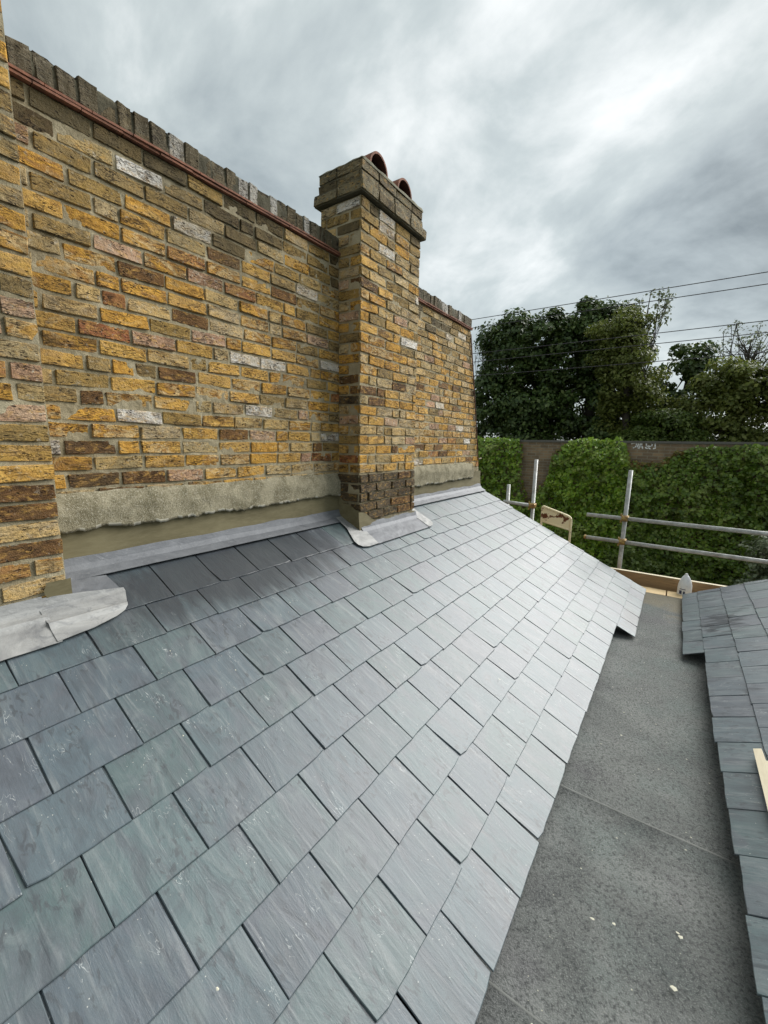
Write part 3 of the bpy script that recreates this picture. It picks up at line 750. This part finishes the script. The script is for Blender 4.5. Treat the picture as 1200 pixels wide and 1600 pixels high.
# mortar flaunching
def flaunch():
    x0, x1, y0, y1 = CX0 - .005, CX1 + .012, CY0 - .008, CY1 + .008; zb = 1.930; V, F = [], []; nx, ny = 16, 30
    for i in range(nx + 1):
        for j in range(ny + 1):
            a, b = i / nx, j / ny; x, y = x0 + (x1 - x0) * a, y0 + (y1 - y0) * b
            d = min(a * (x1 - x0), b * (y1 - y0), (1 - b) * (y1 - y0), (1 - a) * (x1 - x0) * 1.2 + .012)
            V.append((x, y, zb + .045 * (1 - math.exp(-d / .035)) + .010 * nz(x * 12, y * 12)))
    for i in range(nx):
        for j in range(ny): q = i * (ny + 1) + j; F.append((q, q + ny + 1, q + ny + 2, q + 1))
    per = [(i, 0) for i in range(nx + 1)] + [(nx, j) for j in range(1, ny + 1)] + [(i, ny) for i in range(nx - 1, -1, -1)] + [(0, j) for j in range(ny - 1, 0, -1)]
    b0 = len(V); idx = [i * (ny + 1) + j for i, j in per]
    for q in idx: V.append((V[q][0], V[q][1], zb - .005))
    for k in range(len(idx)): k2 = (k + 1) % len(idx); F.append((idx[k2], idx[k], b0 + k, b0 + k2))
    obj('mortar_flaunching', mesh('mortar_flaunching', V, F, mortar_mat('flaunching', (.16, .15, .105), (.25, .235, .17)), True), ch)
flaunch()
def cowl(yc, r=.112, z=1.935):
    V, F = [], []; n = 16; t = .014; x0, x1 = CX0 + .03, CX1 + .010
    for x in (x1, x0):
        for rr_ in (r, r - t):
            for k in range(n + 1):
                a = math.pi * k / n; V.append((x, yc - rr_ * math.cos(a), z + rr_ * math.sin(a) * 1.05))
    m = n + 1
    for k in range(n):
        F.append((k, k + 1, 2 * m + k + 1, 2 * m + k)); F.append((m + k + 1, m + k, 3 * m + k, 3 * m + k + 1)); F.append((k + 1, k, m + k, m + k + 1)); F.append((2 * m + k, 2 * m + k + 1, 3 * m + k + 1, 3 * m + k))
    F += [(0, m, 3 * m, 2 * m), (n, 2 * m + n, 3 * m + n, m + n)]
    me = mesh('clay_cowl', V, F, CLAY); me.materials.append(CLAYD)
    for q_ in range(n): me.polygons[4 * q_ + 1].material_index = 1
    o = obj('clay_cowl', me, ch)
    bv = [(x0 + .02, yc - (r - t) * math.cos(math.pi * k / n) * .99, z + (r - t) * math.sin(math.pi * k / n) * 1.04) for k in range(n + 1)]
    obj('back_plug', mesh('back_plug', bv, [tuple(range(n + 1))], CLAYD), o)
cowl(2.75); cowl(3.10, .106)
# fresh cement on the stack's flank and foot
def side_cement():
    V, F = [], []; n = 14; rows = 8
    for i in range(n + 1):
        x = -.0 + (CX1 + .014) * i / n
        zt = -.43 - .11 * (i / n) + .018 * nz(x * 20, 5.1); zb = Z0 - .495 * x - .03
        for j in range(rows):
            t = j / (rows - 1); V.append((x, CY0 - .012 - .010 * t + .003 * nz(x * 9, t * 3), zt + (zb - zt) * t))
    for i in range(n):
        for j in range(rows - 1): a = i * rows + j; F.append((a, a + rows, a + rows + 1, a + 1))
    b = len(V); m = 26
    for i in range(m + 1):
        y = CY0 - .022 + (.83 + .03) * i / m
        e = .10 * math.exp(-((i / m) / .16) ** 2)
        zt = -.635 + e + .022 * nz(y * 7, 1.1) + .010 * nz(y * 25, 2.)
        for j in range(rows):
            t = j / (rows - 1); zb = Z0 - .495 * CX1 - .03
            V.append((CX1 + .013 + .012 * t + .003 * nz(y * 9, t * 3), y, zt + (zb - zt) * t))
    for i in range(m):
        for j in range(rows - 1): a = b + i * rows + j; F.append((a, a + 1, a + rows + 1, a + rows))
    obj('cement_fillet', mesh('cement_fillet', V, F, CEMENT, True), ch)
side_cement()
st = stack('chimney_stack', 'tall yellow brick chimney stack cut off by the edge of the photo', -.175, .196, -.245, .625, -.70, 3.0, (.1, .2, -.7), False, None,
           [(.5, .955, W), (.55, -.2, B_BROWN), (.5, .27, B_RED), (.55, -.41, B_BROWN), (.5, -.48, B_RED)])
mortar_face(st, 'cement_fillet', .545, .634, -.80, -.575, lambda y, z, d: (.204 + d + .01 * max(0, (-.6 - z)), y + .02 * nz(y * 9, z * 30, 3.) * (1 if y < .56 else 0), z), CEMENT)
V, F = box_vf(.19, .208, -.245, .56, -.76, -.665); obj('cement_fillet', mesh('cement_fillet', V, F, CEMENT), st)

# ------------------------------------------------------------------ leadwork
def lead_sheet(parent, poly, h, mat, up_edge=None, t=.0025, name='lead_sheet', wav=.004, step=.03, ridge=None):
    """poly: (u, y) outline on the slope; filled as a strip grid between y rows"""
    import bmesh
    bm = bmesh.new(); vs = [bm.verts.new((u, y, 0)) for u, y in poly]; f = bm.faces.new(vs)
    us = [p[0] for p in poly]; ys = [p[1] for p in poly]
    def cut(co, no): bmesh.ops.bisect_plane(bm, geom=bm.verts[:] + bm.edges[:] + bm.faces[:], plane_co=co, plane_no=no)
    y = min(ys) + step
    while y < max(ys): cut((0, y, 0), (0, 1, 0)); y += step
    u = min(us) + step
    while u < max(us): cut((u, 0, 0), (1, 0, 0)); u += step
    bound = {v for e_ in bm.edges if e_.is_boundary for v in e_.verts}
    for v in bm.verts:
        uu, yy = v.co.x, v.co.y
        hh = h + wav * nz(uu * 14, yy * 5, h * 50) + wav * .5 * nz(uu * 30, yy * 22)
        if ridge: hh += ridge[1] * math.exp(-((uu - ridge[0] - .02 * (yy - .4)) / .014) ** 2)
        if up_edge is not None and uu < up_edge: hh += (up_edge - uu) * 1.0
        v.co = RP(uu, yy, hh)
    bmesh.ops.recalc_face_normals(bm, faces=bm.faces[:])
    if sum((f_.normal.z for f_ in bm.faces)) < 0: bmesh.ops.reverse_faces(bm, faces=bm.faces[:])
    r = bmesh.ops.extrude_face_region(bm, geom=bm.faces[:])
    for v in [g for g in r['geom'] if isinstance(g, bmesh.types.BMVert)]: v.co = v.co + Vector((ST, 0, CT)) * t
    m = bpy.data.meshes.new(name); bm.to_mesh(m); bm.free(); m.materials.append(mat)
    bmw = m; 
    return obj(name, m, parent)
def wavy(u, y0, y1, amp, n, seed): return [(u + amp * nz(y0 + (y1 - y0) * i / n, seed, 0, 4), y0 + (y1 - y0) * i / n) for i in range(n + 1)]
lf = thing('lead_flashing', 'straight grey lead flashing strip along the foot of the long brick wall', 'flashing', tuple(RP(.05, 1.6)))
lead_sheet(lf, wavy(.112, .62, 2.545, .003, 14, 3.) + wavy(.0, 2.545, .62, .012, 30, 7.), .008, LEAD, .035, wav=.0025)
lf2 = thing('lead_flashing', 'grey lead flashing strip along the foot of the far wall stretch', 'flashing', tuple(RP(.05, 4.4)))
lead_sheet(lf2, wavy(.115, 3.40, 5.475, .003, 14, 5.) + wavy(.0, 5.475, 3.40, .012, 30, 9.), .008, LEAD, .035, wav=.0025)
la = thing('lead_apron', 'pale lead apron at the foot of the cut off stack, its corner rounded', 'flashing', tuple(RP(.3, .4)))
lead_sheet(la, [(.427, -.7), (.430, 0.), (.427, .53), (.205, .53), (.205, -.7)], .0065, LEADW, .245, ridge=(.285, .009), step=.014, wav=.002)
lead_sheet(la, [(.424, .515), (.41, .64), (.385, .735), (.365, .775), (.345, .795), (.25, .826), (.232, .826), (.215, .66), (.205, .515)], .0095, LEADW, .235, ridge=(.33, .010), step=.014, wav=.002)
lead_sheet(la, [(.262, .64), (.258, .818), (.12, .80), (.10, .64)], .0075, LEAD, None)
lc = thing('lead_apron', 'pale lead apron wrapped round the foot of the stack with the clay cowls', 'flashing', tuple(RP(.35, 2.95)))
lead_sheet(lc, [(.44, 2.56), (.442, 2.44), (.425, 2.385), (.395, 2.36), (.349, 2.362), (.20, 2.44), (.02, 2.47), (.02, 2.545), (.225, 2.545), (.225, 2.60)], .0095, LEADW, None, wav=.0025)
lead_sheet(lc, [(.443, 2.555), (.438, 3.29), (.437, 3.40), (.225, 3.40), (.225, 2.555)], .0065, LEAD, .268)
lead_sheet(lc, [(.436, 3.37), (.43, 3.44), (.40, 3.49), (.357, 3.516), (.20, 3.50), (.0, 3.52), (.0, 3.40), (.225, 3.375)], .0105, LEADW, None)

# ------------------------------------------------------------------ far end of the gutter
b = thing('toe_board', 'weathered brown scaffold board on edge behind the gutter end', 'board', (2.3, 5.8, -1.75))
V, F = box_vf(1.55, 3.1, 5.79, 5.83, -1.78, -1.512); obj('board', mesh('board', V, F, WOODB), b)
V, F = box_vf(1.55, 3.1, 5.788, 5.832, -1.511, -1.505); obj('edge_strip', mesh('edge_strip', V, F, WOODP), b)
for nm, lab, x0, x1 in (('a', 'pale new timber piece at the gutter end beside the big slate slope', 1.86, 2.262), ('b', 'pale new timber piece at the gutter end in front of the white bottle', 2.275, 2.62)):
    V, F = box_vf(x0, x1, 5.475, 5.70, -1.74, -1.632); V = [(x, y, z + .012 * nz(x * 5, y * 9, z)) for x, y, z in V]
    tag(obj('timber_plank', mesh('timber_plank', V, F, WOODY)), lab, 'timber')
def lathe(profile, n=24):
    V, F = [], []
    for r, z in profile:
        for k in range(n): a = 2 * math.pi * k / n; V.append((r * math.cos(a), r * math.sin(a) * .8, z))
    for i in range(len(profile) - 1):
        for k in range(n): F.append((i * n + k, i * n + (k + 1) % n, (i + 1) * n + (k + 1) % n, (i + 1) * n + k))
    F.append(tuple(range(n - 1, -1, -1))); F.append(tuple((len(profile) - 1) * n + k for k in range(n))); return V, F
bt = thing('plastic_bottle', 'white plastic bottle with dark blue print standing at the gutter end', 'bottle', (2.43, 5.66, -1.70))
V, F = lathe([(.055, 0), (.064, .006), (.067, .02), (.067, .14), (.064, .18), (.056, .215), (.043, .250), (.028, .275), (.016, .290)])
obj('body', mesh('body', V, F, PLASTIC, True), bt, bt.location)
V, F = lathe([(.016, .289), (.0145, .300), (.010, .306), (.004, .309)]); obj('cap', mesh('cap', V, F, PLASTIC, True), bt, bt.location)
for a0, a1, z0, z1 in ((-2.35, -1.95, .075, .115), (-1.75, -1.5, .07, .11), (-2.3, -1.45, .128, .136)):
    V = []; n = 6
    for k in range(n + 1):
        a = a0 + (a1 - a0) * k / n
        for z in (z0, z1): V.append((.0680 * math.cos(a), .0680 * .8 * math.sin(a), z))
    obj('print', mesh('print', V, [(2 * k, 2 * k + 2, 2 * k + 3, 2 * k + 1) for k in range(n)], PRINT), bt, bt.location)
# pale timber offcut lying on the opposite slope
pl = [(.161, 2.526), (.193, 2.526), (.195, 2.47), (.198, 2.432), (.225, 2.418), (.42, 2.40), (.42, 2.02), (.161, 2.06)]
V = [RR(u, y, .012) for u, y in pl] + [RR(u, y, .031) for u, y in pl]; n = len(pl)
F = [tuple(range(n - 1, -1, -1)), tuple(range(n, 2 * n))] + [(i, (i + 1) % n, n + (i + 1) % n, n + i) for i in range(n)]
tag(obj('timber_offcut', mesh('timber_offcut', V, F, WOODP)), 'pale notched timber offcut lying on the narrow slate slope', 'timber')

# ------------------------------------------------------------------ scaffold
def coupler(parent, p):
    p = Vector(p); V, F = join([tube_vf([p + Vector((0, 0, -.028)), p + Vector((0, 0, .028))], .040, 10), tube_vf([p + Vector((-.034, -.047, 0)), p + Vector((.034, -.047, 0))], .039, 10), tube_vf([p + Vector((.03, -.09, .02)), p + Vector((.03, .03, .02))], .012, 6), tube_vf([p + Vector((-.04, -.05, -.06)), p + Vector((-.04, -.05, .055))], .011, 6), box_vf(p.x + .02, p.x + .045, p.y - .05, p.y + .01, p.z - .012, p.z + .012)])
    return obj('coupler', mesh('coupler', V, F, COUPLER), parent)
YS = 6.0
g = thing('scaffold_guardrail', 'galvanised scaffold upright with two long guard rails running out of frame', 'scaffold', (1.75, YS, -3))
V, F = tube_vf([(1.742, YS, -7), (1.742, YS, -1.5), (1.752, YS, -.291)], .0242, 14); obj('upright_tube', mesh('upright_tube', V, F, STEEL, True), g)
for z0, z1 in ((-.884, -.897), (-1.182, -1.210)):
    V, F = tube_vf([(1.314, YS - .05, z0), (6.5, YS - .05, z1 - .03)], .0242, 14); obj('guard_rail', mesh('guard_rail', V, F, STEEL, True), g)
    coupler(g, (1.746, YS, z0 - .004))
V, F = tube_vf([(1.306, YS - .05, -1.182), (1.330, YS - .05, -1.182)], .029, 12); obj('end_cap', mesh('end_cap', V, F, COUPLER), g)
V, F = tube_vf([(5.2, YS, -7), (5.2, YS, -.3)], .0242, 14); obj('upright_tube', mesh('upright_tube', V, F, STEEL, True), g)
g = thing('scaffold_uprights', 'pair of scaffold uprights joined by a short tube above the roof verge', 'scaffold', (.4, YS, -3))
V, F = tube_vf([(.607, YS, -7), (.607, YS, -.199)], .0242, 14); obj('upright_tube', mesh('upright_tube', V, F, STEEL, True), g)
V, F = tube_vf([(.243, YS, -7), (.245, YS, -.57)], .0242, 14); obj('upright_tube', mesh('upright_tube', V, F, STEEL, True), g)
V, F = tube_vf([(.20, YS - .05, -.815), (.64, YS - .05, -.842)], .0242, 14); obj('cross_tube', mesh('cross_tube', V, F, STEEL, True), g)
coupler(g, (.607, YS, -.84))
# cream hoist frame with a backing plate
YF = 5.85
g = thing('metal_frame', 'rusty cream painted steel frame with rounded corner standing behind the roof verge', 'frame', (.97, YF, -3))
xl, xr, zt, zm = .775, 1.15, -.825, -1.03
sl = lambda x: -.265 * (x - xl)
def arc(cx, cz, a0, a1, r=.035, n=6): return [(cx + r * math.cos(a0 + (a1 - a0) * k / n), YF, cz + r * math.sin(a0 + (a1 - a0) * k / n)) for k in range(n + 1)]
path = [(xl, YF, -2.6), (xl, YF, zt - .03)] + arc(xl + .02, zt - .015, math.pi, math.pi / 2, .02)[1:] + [(xr - .06, YF, zt + sl(xr - .06))] + arc(xr - .055, zt + sl(xr) - .048, math.pi / 2 - .3, 0, .055)[1:] + [(xr, YF, zt + sl(xr) - .12), (xr - .005, YF, -2.6)]
V, F = tube_vf(path, .0145, 10); obj('tube_frame', mesh('tube_frame', V, F, CREAM, True), g)
V, F = tube_vf([(xl, YF, zm + .01), (xr, YF, zm + sl(xr) + .03)], .0125, 10); obj('cross_bar', mesh('cross_bar', V, F, CREAM, True), g)
V = [(xl + .01, YF + .004, zt - .01), (xr - .05, YF + .004, zt + sl(xr - .05) - .005), (xr - .005, YF + .004, zt + sl(xr) - .06), (xr - .005, YF + .004, zm + sl(xr) + .03), (xl + .01, YF + .004, zm + .012)]
V += [(x, y + .004, z) for x, y, z in V]
obj('plate', mesh('plate', V, [(0, 1, 2, 3, 4), (9, 8, 7, 6, 5)] + [(i, i + 5, (i + 1) % 5 + 5, (i + 1) % 5) for i in range(5)], CREAM), g)

# ------------------------------------------------------------------ boundary wall with ivy
YW = 12.3
bw = thing('boundary_wall', 'long dark brick boundary wall behind the scaffold, partly covered with ivy', 'wall', (0, YW, -7))
V, F = box_vf(-30, 30, YW, YW + .33, -7, .085); obj('brickwork', mesh('brickwork', V, F, FARBRICK), bw)
V, F = box_vf(-30, 30, YW - .03, YW + .36, .085, .138); obj('coping', mesh('coping', V, F, STONE), bw)
def gpt(a, b):  # graffiti drawing grid to wall metres
    return (1.205 + (a - 245) / 10 * .0139, .118 - (b - 195) / 10 * .0152)
strokes = [[(245, 228), (300, 216), (318, 200)], [(318, 200), (326, 255), (304, 288), (280, 296)], [(352, 228), (346, 288), (376, 300)], [(384, 205), (378, 292)], [(402, 200), (406, 256), (426, 300)], [(384, 262), (404, 258)],
           [(472, 206), (480, 264), (556, 266), (566, 222), (520, 202), (478, 206)], [(466, 288), (496, 302)], [(514, 288), (540, 306)], [(606, 226), (611, 266)], [(586, 302), (620, 290)]]
V, F = [], []
for s_ in strokes:
    for (a, b_), (c, d) in zip(s_[:-1], s_[1:]):
        p, q = Vector(gpt(a, b_)), Vector(gpt(c, d)); t = (q - p).normalized(); nn = Vector((-t.y, t.x)) * .014; p -= t * .008; q += t * .008; i = len(V)
        for w_ in (p + nn, p - nn, q - nn, q + nn): V.append((w_.x, YW - .005, w_.y))
        F.append((i, i + 1, i + 2, i + 3))
obj('graffiti', mesh('graffiti', V, F, PAINTW), bw)

def leaves_mesh(name, P, N, size, mat, aspect=.75, fold=.25, seed=0):
    """P centres, N preferred normals (n,3): folded kite leaves"""
    rs = np.random.RandomState(seed); n = len(P)
    N = N + rs.normal(0, .55, (n, 3)); N /= np.linalg.norm(N, axis=1)[:, None] + 1e-9
    T = rs.normal(0, 1, (n, 3)); T[:, 2] -= .8; T -= (T * N).sum(1)[:, None] * N; T /= np.linalg.norm(T, axis=1)[:, None] + 1e-9
    B = np.cross(N, T); L = (size * rs.uniform(.6, 1.35, n))[:, None]
    v = np.empty((n, 4, 3)); v[:, 0] = P - T * L * .5; v[:, 2] = P + T * L * .5
    mid = P - T * L * .08 + N * L * fold * .5
    v[:, 1] = mid - B * L * aspect * .5; v[:, 3] = mid + B * L * aspect * .5
    base = (np.arange(n) * 4)[:, None]
    tri = np.concatenate([base + np.array([0, 1, 2]), base + np.array([0, 2, 3])], 1).reshape(-1, 3)
    me = bpy.data.meshes.new(name); me.vertices.add(n * 4); me.vertices.foreach_set('co', v.reshape(-1))
    nt = len(tri); me.loops.add(nt * 3); me.loops.foreach_set('vertex_index', tri.reshape(-1).astype(np.int32))
    me.polygons.add(nt); me.polygons.foreach_set('loop_start', np.arange(0, nt * 3, 3, dtype=np.int32)); me.polygons.foreach_set('loop_total', np.full(nt, 3, dtype=np.int32))
    me.update(calc_edges=True); me.materials.append(mat); return me

def ivy(label, x0, x1, topf, n, mats, seed, zmin=-4.6):
    t = thing('ivy', label, 'ivy', ((x0 + x1) / 2, YW, -7)); rs = np.random.RandomState(seed)
    X = rs.uniform(x0, x1, n * 3); Zp = zmin + (.32 - zmin) * rs.uniform(0, 1, n * 3)
    top = np.array([topf(x) for x in X]); keep = Zp < top; X, Zp, top = X[keep][:n], Zp[keep][:n], top[keep][:n]
    ed = np.clip((top - Zp) / .35, .15, 1)
    bul = np.array([.20 + .26 * nz(x * 1.3, z * 1.3, seed) + .20 * nz(x * 4.2, z * 4.2, seed) + .10 * nz(x * 9, z * 9, seed) for x, z in zip(X, Zp)])
    Y = YW - .03 - np.clip(bul, .03, 1) * ed - rs.uniform(0, .10, len(X))
    over = Zp > .12; Y[over] += rs.uniform(0, .3, over.sum())
    P = np.stack([X, Y, Zp], 1); N = np.tile(np.array([0, -1., .7]), (len(X), 1))
    rustm = np.array([rs.rand() < max(0, .9 - (tp - z) / .3) * (1 if tp < -.05 else .0) for z, tp in zip(Zp, top)])
    obj('foliage', leaves_mesh('foliage', P[~rustm], N[~rustm], .085, mats, .85, .25, seed), t)
    if rustm.sum() > 5: obj('turning_leaves', leaves_mesh('turning_leaves', P[rustm], N[rustm], .08, L_RUST, .85, .25, seed + 1), t)
    for k in range(4):
        xx = x0 + (x1 - x0) * (k + .5) / 4
        V, F = tube_vf([(xx + .1 * nz(k, z * .7), YW - .03, z) for z in (-7, -5, -3.5, -2, min(-.5, topf(xx) - .3))], [.05, .045, .035, .025, .012], 6); obj('stem', mesh('stem', V, F, BARK), t)
    return t
def lerp_top(pts):
    xs = [p[0] for p in pts]; zs = [p[1] for p in pts]
    return lambda x: float(np.interp(x, xs, zs)) + .07 * nz(x * 5, 2.2) + .05 * nz(x * 13, 7.7)
ivy('bushy green ivy column nearest the brick parapet, covering the boundary wall top', -5.2, -1.22, lerp_top([(-5.2, .2), (-2.8, .2), (-1.62, .16), (-1.48, .0), (-1.40, -1.0), (-1.2, -1.7)]), 18000, L_IVY, 3)
ivy('bright green ivy mound in the middle of the boundary wall', -1.3, 1.22, lerp_top([(-1.3, -1.8), (-1.0, -1.25), (-.72, -.9), (-.62, -.25), (-.42, .0), (-.1, .17), (.9, .16), (1.1, .05), (1.22, -.28)]), 15000, L_IVY, 5)
ivy('broad darker ivy sheet behind the guard rails', 1.15, 7.5, lerp_top([(1.15, -.32), (1.5, -.42), (1.9, -.32), (2.2, -.12), (2.6, .02), (3.2, .06), (7.5, .05)]), 36000, leaf_mat('deep_ivy_leaves', [(0., (.064, .12, .011)), (.5, (.125, .205, .024)), (.85, (.19, .28, .036)), (1., (.26, .31, .08))], .25, .36), 8)

# ------------------------------------------------------------------ trees and shrubs
def foliage(rs, blobs, clump_r, per, leaf, dens=1.):
    Ps, Ns, centres = [], [], []
    for (c, rad, nc) in blobs:
        c = np.array(c, float); rad = np.array(rad, float)
        for _ in range(int(nc * dens)):
            d = rs.normal(0, 1, 3); d /= np.linalg.norm(d); rr_ = rs.uniform(.35, 1.) ** .55
            q = c + d * rad * rr_; centres.append(q)
            cr_ = clump_r * rs.uniform(.6, 1.35); k = int(per * rs.uniform(.6, 1.4))
            e = rs.normal(0, 1, (k, 3)); e /= np.linalg.norm(e, axis=1)[:, None]; rad_ = rs.uniform(.2, 1., k) ** .6
            p = q + e * rad_[:, None] * np.array([1.2, 1.2, .75]) * cr_
            Ps.append(p); Ns.append(e * .7 + np.array([0, 0, .6]) + d * .4)
    return np.concatenate(Ps), np.concatenate(Ns), centres
def tree(name, label, cat, base, trunk_top, r0, blobs, clump_r, per, leaf, mat, seed, limbs=12, group=None, fork=.45, dens=1.):
    rs = np.random.RandomState(seed); t = thing(name, label, cat, base, group)
    P, N, cs = foliage(rs, blobs, clump_r, per, leaf, dens)
    obj('crown', leaves_mesh('crown', P, N, leaf, mat, .7, .25, seed), t)
    b = Vector(base); tt = Vector(trunk_top)
    V, F = tube_vf([b, b.lerp(tt, .35) + Vector((.1, 0, 0)), b.lerp(tt, .7) - Vector((.08, 0, 0)), tt], [r0, r0 * .8, r0 * .6, r0 * .25], 9)
    trunk = obj('trunk', mesh('trunk', V, F, BARK, True), t)
    parts = []
    for k in rs.choice(len(cs), min(limbs, len(cs)), replace=False):
        q = Vector(cs[k]); s = b.lerp(tt, rs.uniform(fork * .6, .95)); mid = s.lerp(q, .5) + Vector((rs.normal(0, .25), rs.normal(0, .25), .25))
        parts.append(tube_vf([s, s.lerp(mid, .6), mid, q], [r0 * .32, r0 * .22, r0 * .14, .012], 5))
    V, F = join(parts); obj('limbs', mesh('limbs', V, F, BARK), t)
    return t
tree('broadleaf_tree', 'tall dark green tree directly beside the brick parapet end', 'tree', (-4.3, 20, -1.1), (-4.2, 20.1, 4.4), .26,
     [((-4.6, 20, 4.1), (1.6, 1.6, 1.6), 26), ((-3.4, 19.7, 4.6), (1.5, 1.4, 1.2), 24), ((-5.0, 20, 2.0), (1.6, 1.6, 1.5), 26), ((-3.5, 19.6, 2.0), (1.6, 1.5, 1.6), 26), ((-4.4, 19.7, .3), (2.2, 1.4, .8), 22)], .50, 190, .17, L_DARK, 21, 16, dens=1.7)
tree('broadleaf_tree', 'broad dark green tree whose top is highest, in the middle of the tree row', 'tree', (-1.3, 20.6, -1.1), (-1.2, 20.6, 4.8), .28,
     [((-1.2, 20.6, 4.7), (1.5, 1.5, 1.25), 26), ((-2.3, 20.4, 3.4), (1.3, 1.4, 1.5), 20), ((-.4, 20.4, 3.0), (1.6, 1.5, 1.6), 26), ((-1.4, 20.2, 1.5), (1.9, 1.5, 1.3), 26), ((-1., 20, .2), (2.2, 1.4, .8), 22)], .50, 190, .17, L_DARK, 22, 16, dens=1.7)
tree('willow_tree', 'lighter olive green feathery tree with wispy top in front of the dark trees', 'tree', (.35, 18.6, -1.1), (.35, 18.7, 4.2), .16,
     [((-.1, 18.5, 4.3), (.8, .8, .8), 14), ((.15, 18.5, 3.2), (.85, .8, .9), 16), ((.5, 18.5, 2.2), (.9, .8, .9), 14), ((.45, 18.5, 1.0), (.8, .7, .9), 10)], .42, 230, .12, L_OLIVE, 23, 10, dens=1.4)
tree('willow_tree', 'sparse wispy sapling top with thin sprays against the sky', 'tree', (.55, 18.9, -1.1), (.75, 18.9, 5.6), .05,
     [((.75, 18.9, 5.0), (.75, .4, .8), 26)], .26, 16, .12, L_GREY, 24, 24)
tree('broadleaf_tree', 'small dark tree with see-through crown at the gap in the tree row', 'tree', (2.2, 21, -1.1), (2.2, 21, 3.4), .14,
     [((2.15, 21, 3.3), (.75, .7, .8), 14), ((2.3, 21, 2.0), (1.2, .8, .8), 14), ((1.6, 21, 1.2), (.9, .8, .7), 8)], .40, 95, .18, L_DARK, 25, 14)
tree('bushy_tree', 'olive green bushy tree towards the edge of the photo behind the wall', 'tree', (3.6, 19, -1.1), (3.6, 19, 2.2), .14,
     [((3.5, 18.9, 2.2), (1.0, .9, .7), 18), ((3.0, 18.8, 1.2), (1.2, .9, .8), 20), ((4.4, 18.8, 1.7), (1.1, .9, .9), 20), ((3.6, 18.6, .2), (1.8, .9, .6), 24)], .42, 220, .13, L_OLIVE, 26, 10, dens=1.5)
tree('bushy_tree', 'low green scrub bush below the gap between dark and olive trees', 'bush', (1.6, 18.2, -1.1), (1.6, 18.2, .9), .08,
     [((1.5, 18.2, .7), (.9, .7, .6), 16), ((2.1, 18.1, .2), (1.0, .7, .5), 16), ((.9, 18.1, .1), (.9, .7, .5), 12)], .36, 200, .12, L_GREEN, 27, 8, dens=1.6)
tree('bushy_tree', 'wide green tree mostly outside the photo at the far end of the row', 'tree', (6.8, 20, -1.1), (6.8, 20, 3.0), .2,
     [((6.6, 20, 3.0), (1.6, 1.4, 1.1), 24), ((5.9, 19.8, 1.6), (1.5, 1.2, 1.0), 22), ((7.6, 19.8, 1.4), (1.6, 1.2, 1.2), 22), ((6.5, 19.6, .3), (2.4, 1.2, .7), 24)], .46, 180, .15, L_OLIVE, 28, 12, dens=1.4)
tree('bare_tree', 'nearly bare twiggy tree rising over the olive bushes', 'tree', (4.15, 22, -1.1), (4.0, 22, 3.9), .09,
     [((3.7, 22, 4.1), (.95, .7, .75), 30), ((4.5, 22, 3.9), (.8, .7, .8), 24)], .25, 12, .09, L_GREY, 29, 50)
tree('bare_tree', 'thin twiggy sapling showing between the parapet end and the dark tree', 'tree', (-6.3, 21, -1.1), (-6.4, 21, 4.6), .06,
     [((-6.4, 21, 4.2), (.5, .5, 1.4), 26)], .28, 14, .11, L_GREY, 30, 24)
for nm, lab, base, blobs, m_, lf_, sd in (
    ('shrub', 'dense green shrub under the guard rails against the ivy', (2.2, 10.9, -7), [((1.7, 10.9, -2.9), (.9, .5, .7), 24), ((2.7, 10.8, -3.1), (.9, .5, .6), 24), ((1.2, 10.9, -3.6), (1.2, .5, .6), 20), ((2.4, 10.8, -4.2), (1.8, .5, .7), 26)], L_GREEN, .085, 41),
    ('shrub', 'pale grey green flowering shrub at the photo edge below the lower guard rail', (4.1, 10.4, -7), [((4.0, 10.4, -1.95), (.42, .35, .55), 16), ((3.75, 10.4, -2.7), (.6, .4, .5), 18), ((4.4, 10.4, -2.6), (.7, .4, .8), 24), ((4.0, 10.4, -3.6), (1.2, .4, .7), 24)], L_GREY, .085, 42),
    ('shrub', 'dark leafy shrub low between the ivy mound and the cream frame', (-.4, 11.2, -7), [((-.2, 11.2, -3.6), (1.3, .4, .7), 26), ((.6, 11.2, -3.9), (1.2, .4, .8), 24)], L_GREEN, .085, 43)):
    tree(nm, lab, 'shrub', base, (base[0], base[1], -3.0), .05, blobs, .26, 120, lf_, m_, sd, 10)

# ------------------------------------------------------------------ overhead cables
for lab, y, z, sag in (('highest overhead cable crossing the sky above the trees', 16, 4.73, .0), ('second highest overhead cable crossing just below the top one', 16, 4.42, .0),
                       ('middle overhead cable crossing the gap between the trees', 16, 3.46, .04), ('lower overhead cable just above the small dark tree', 16, 3.15, .0),
                       ('lowest faint overhead cable in front of the dark trees', 16, 2.62, .05)):
    pts = [(x, y, z + sag * ((x / 9.) ** 2 - .05)) for x in np.linspace(-26, 26, 27)]
    V, F = tube_vf(pts, .012, 6); tag(obj('overhead_cable', mesh('overhead_cable', V, F, CABLEM, True)), lab, 'cable', 'overhead cables behind the boundary wall')
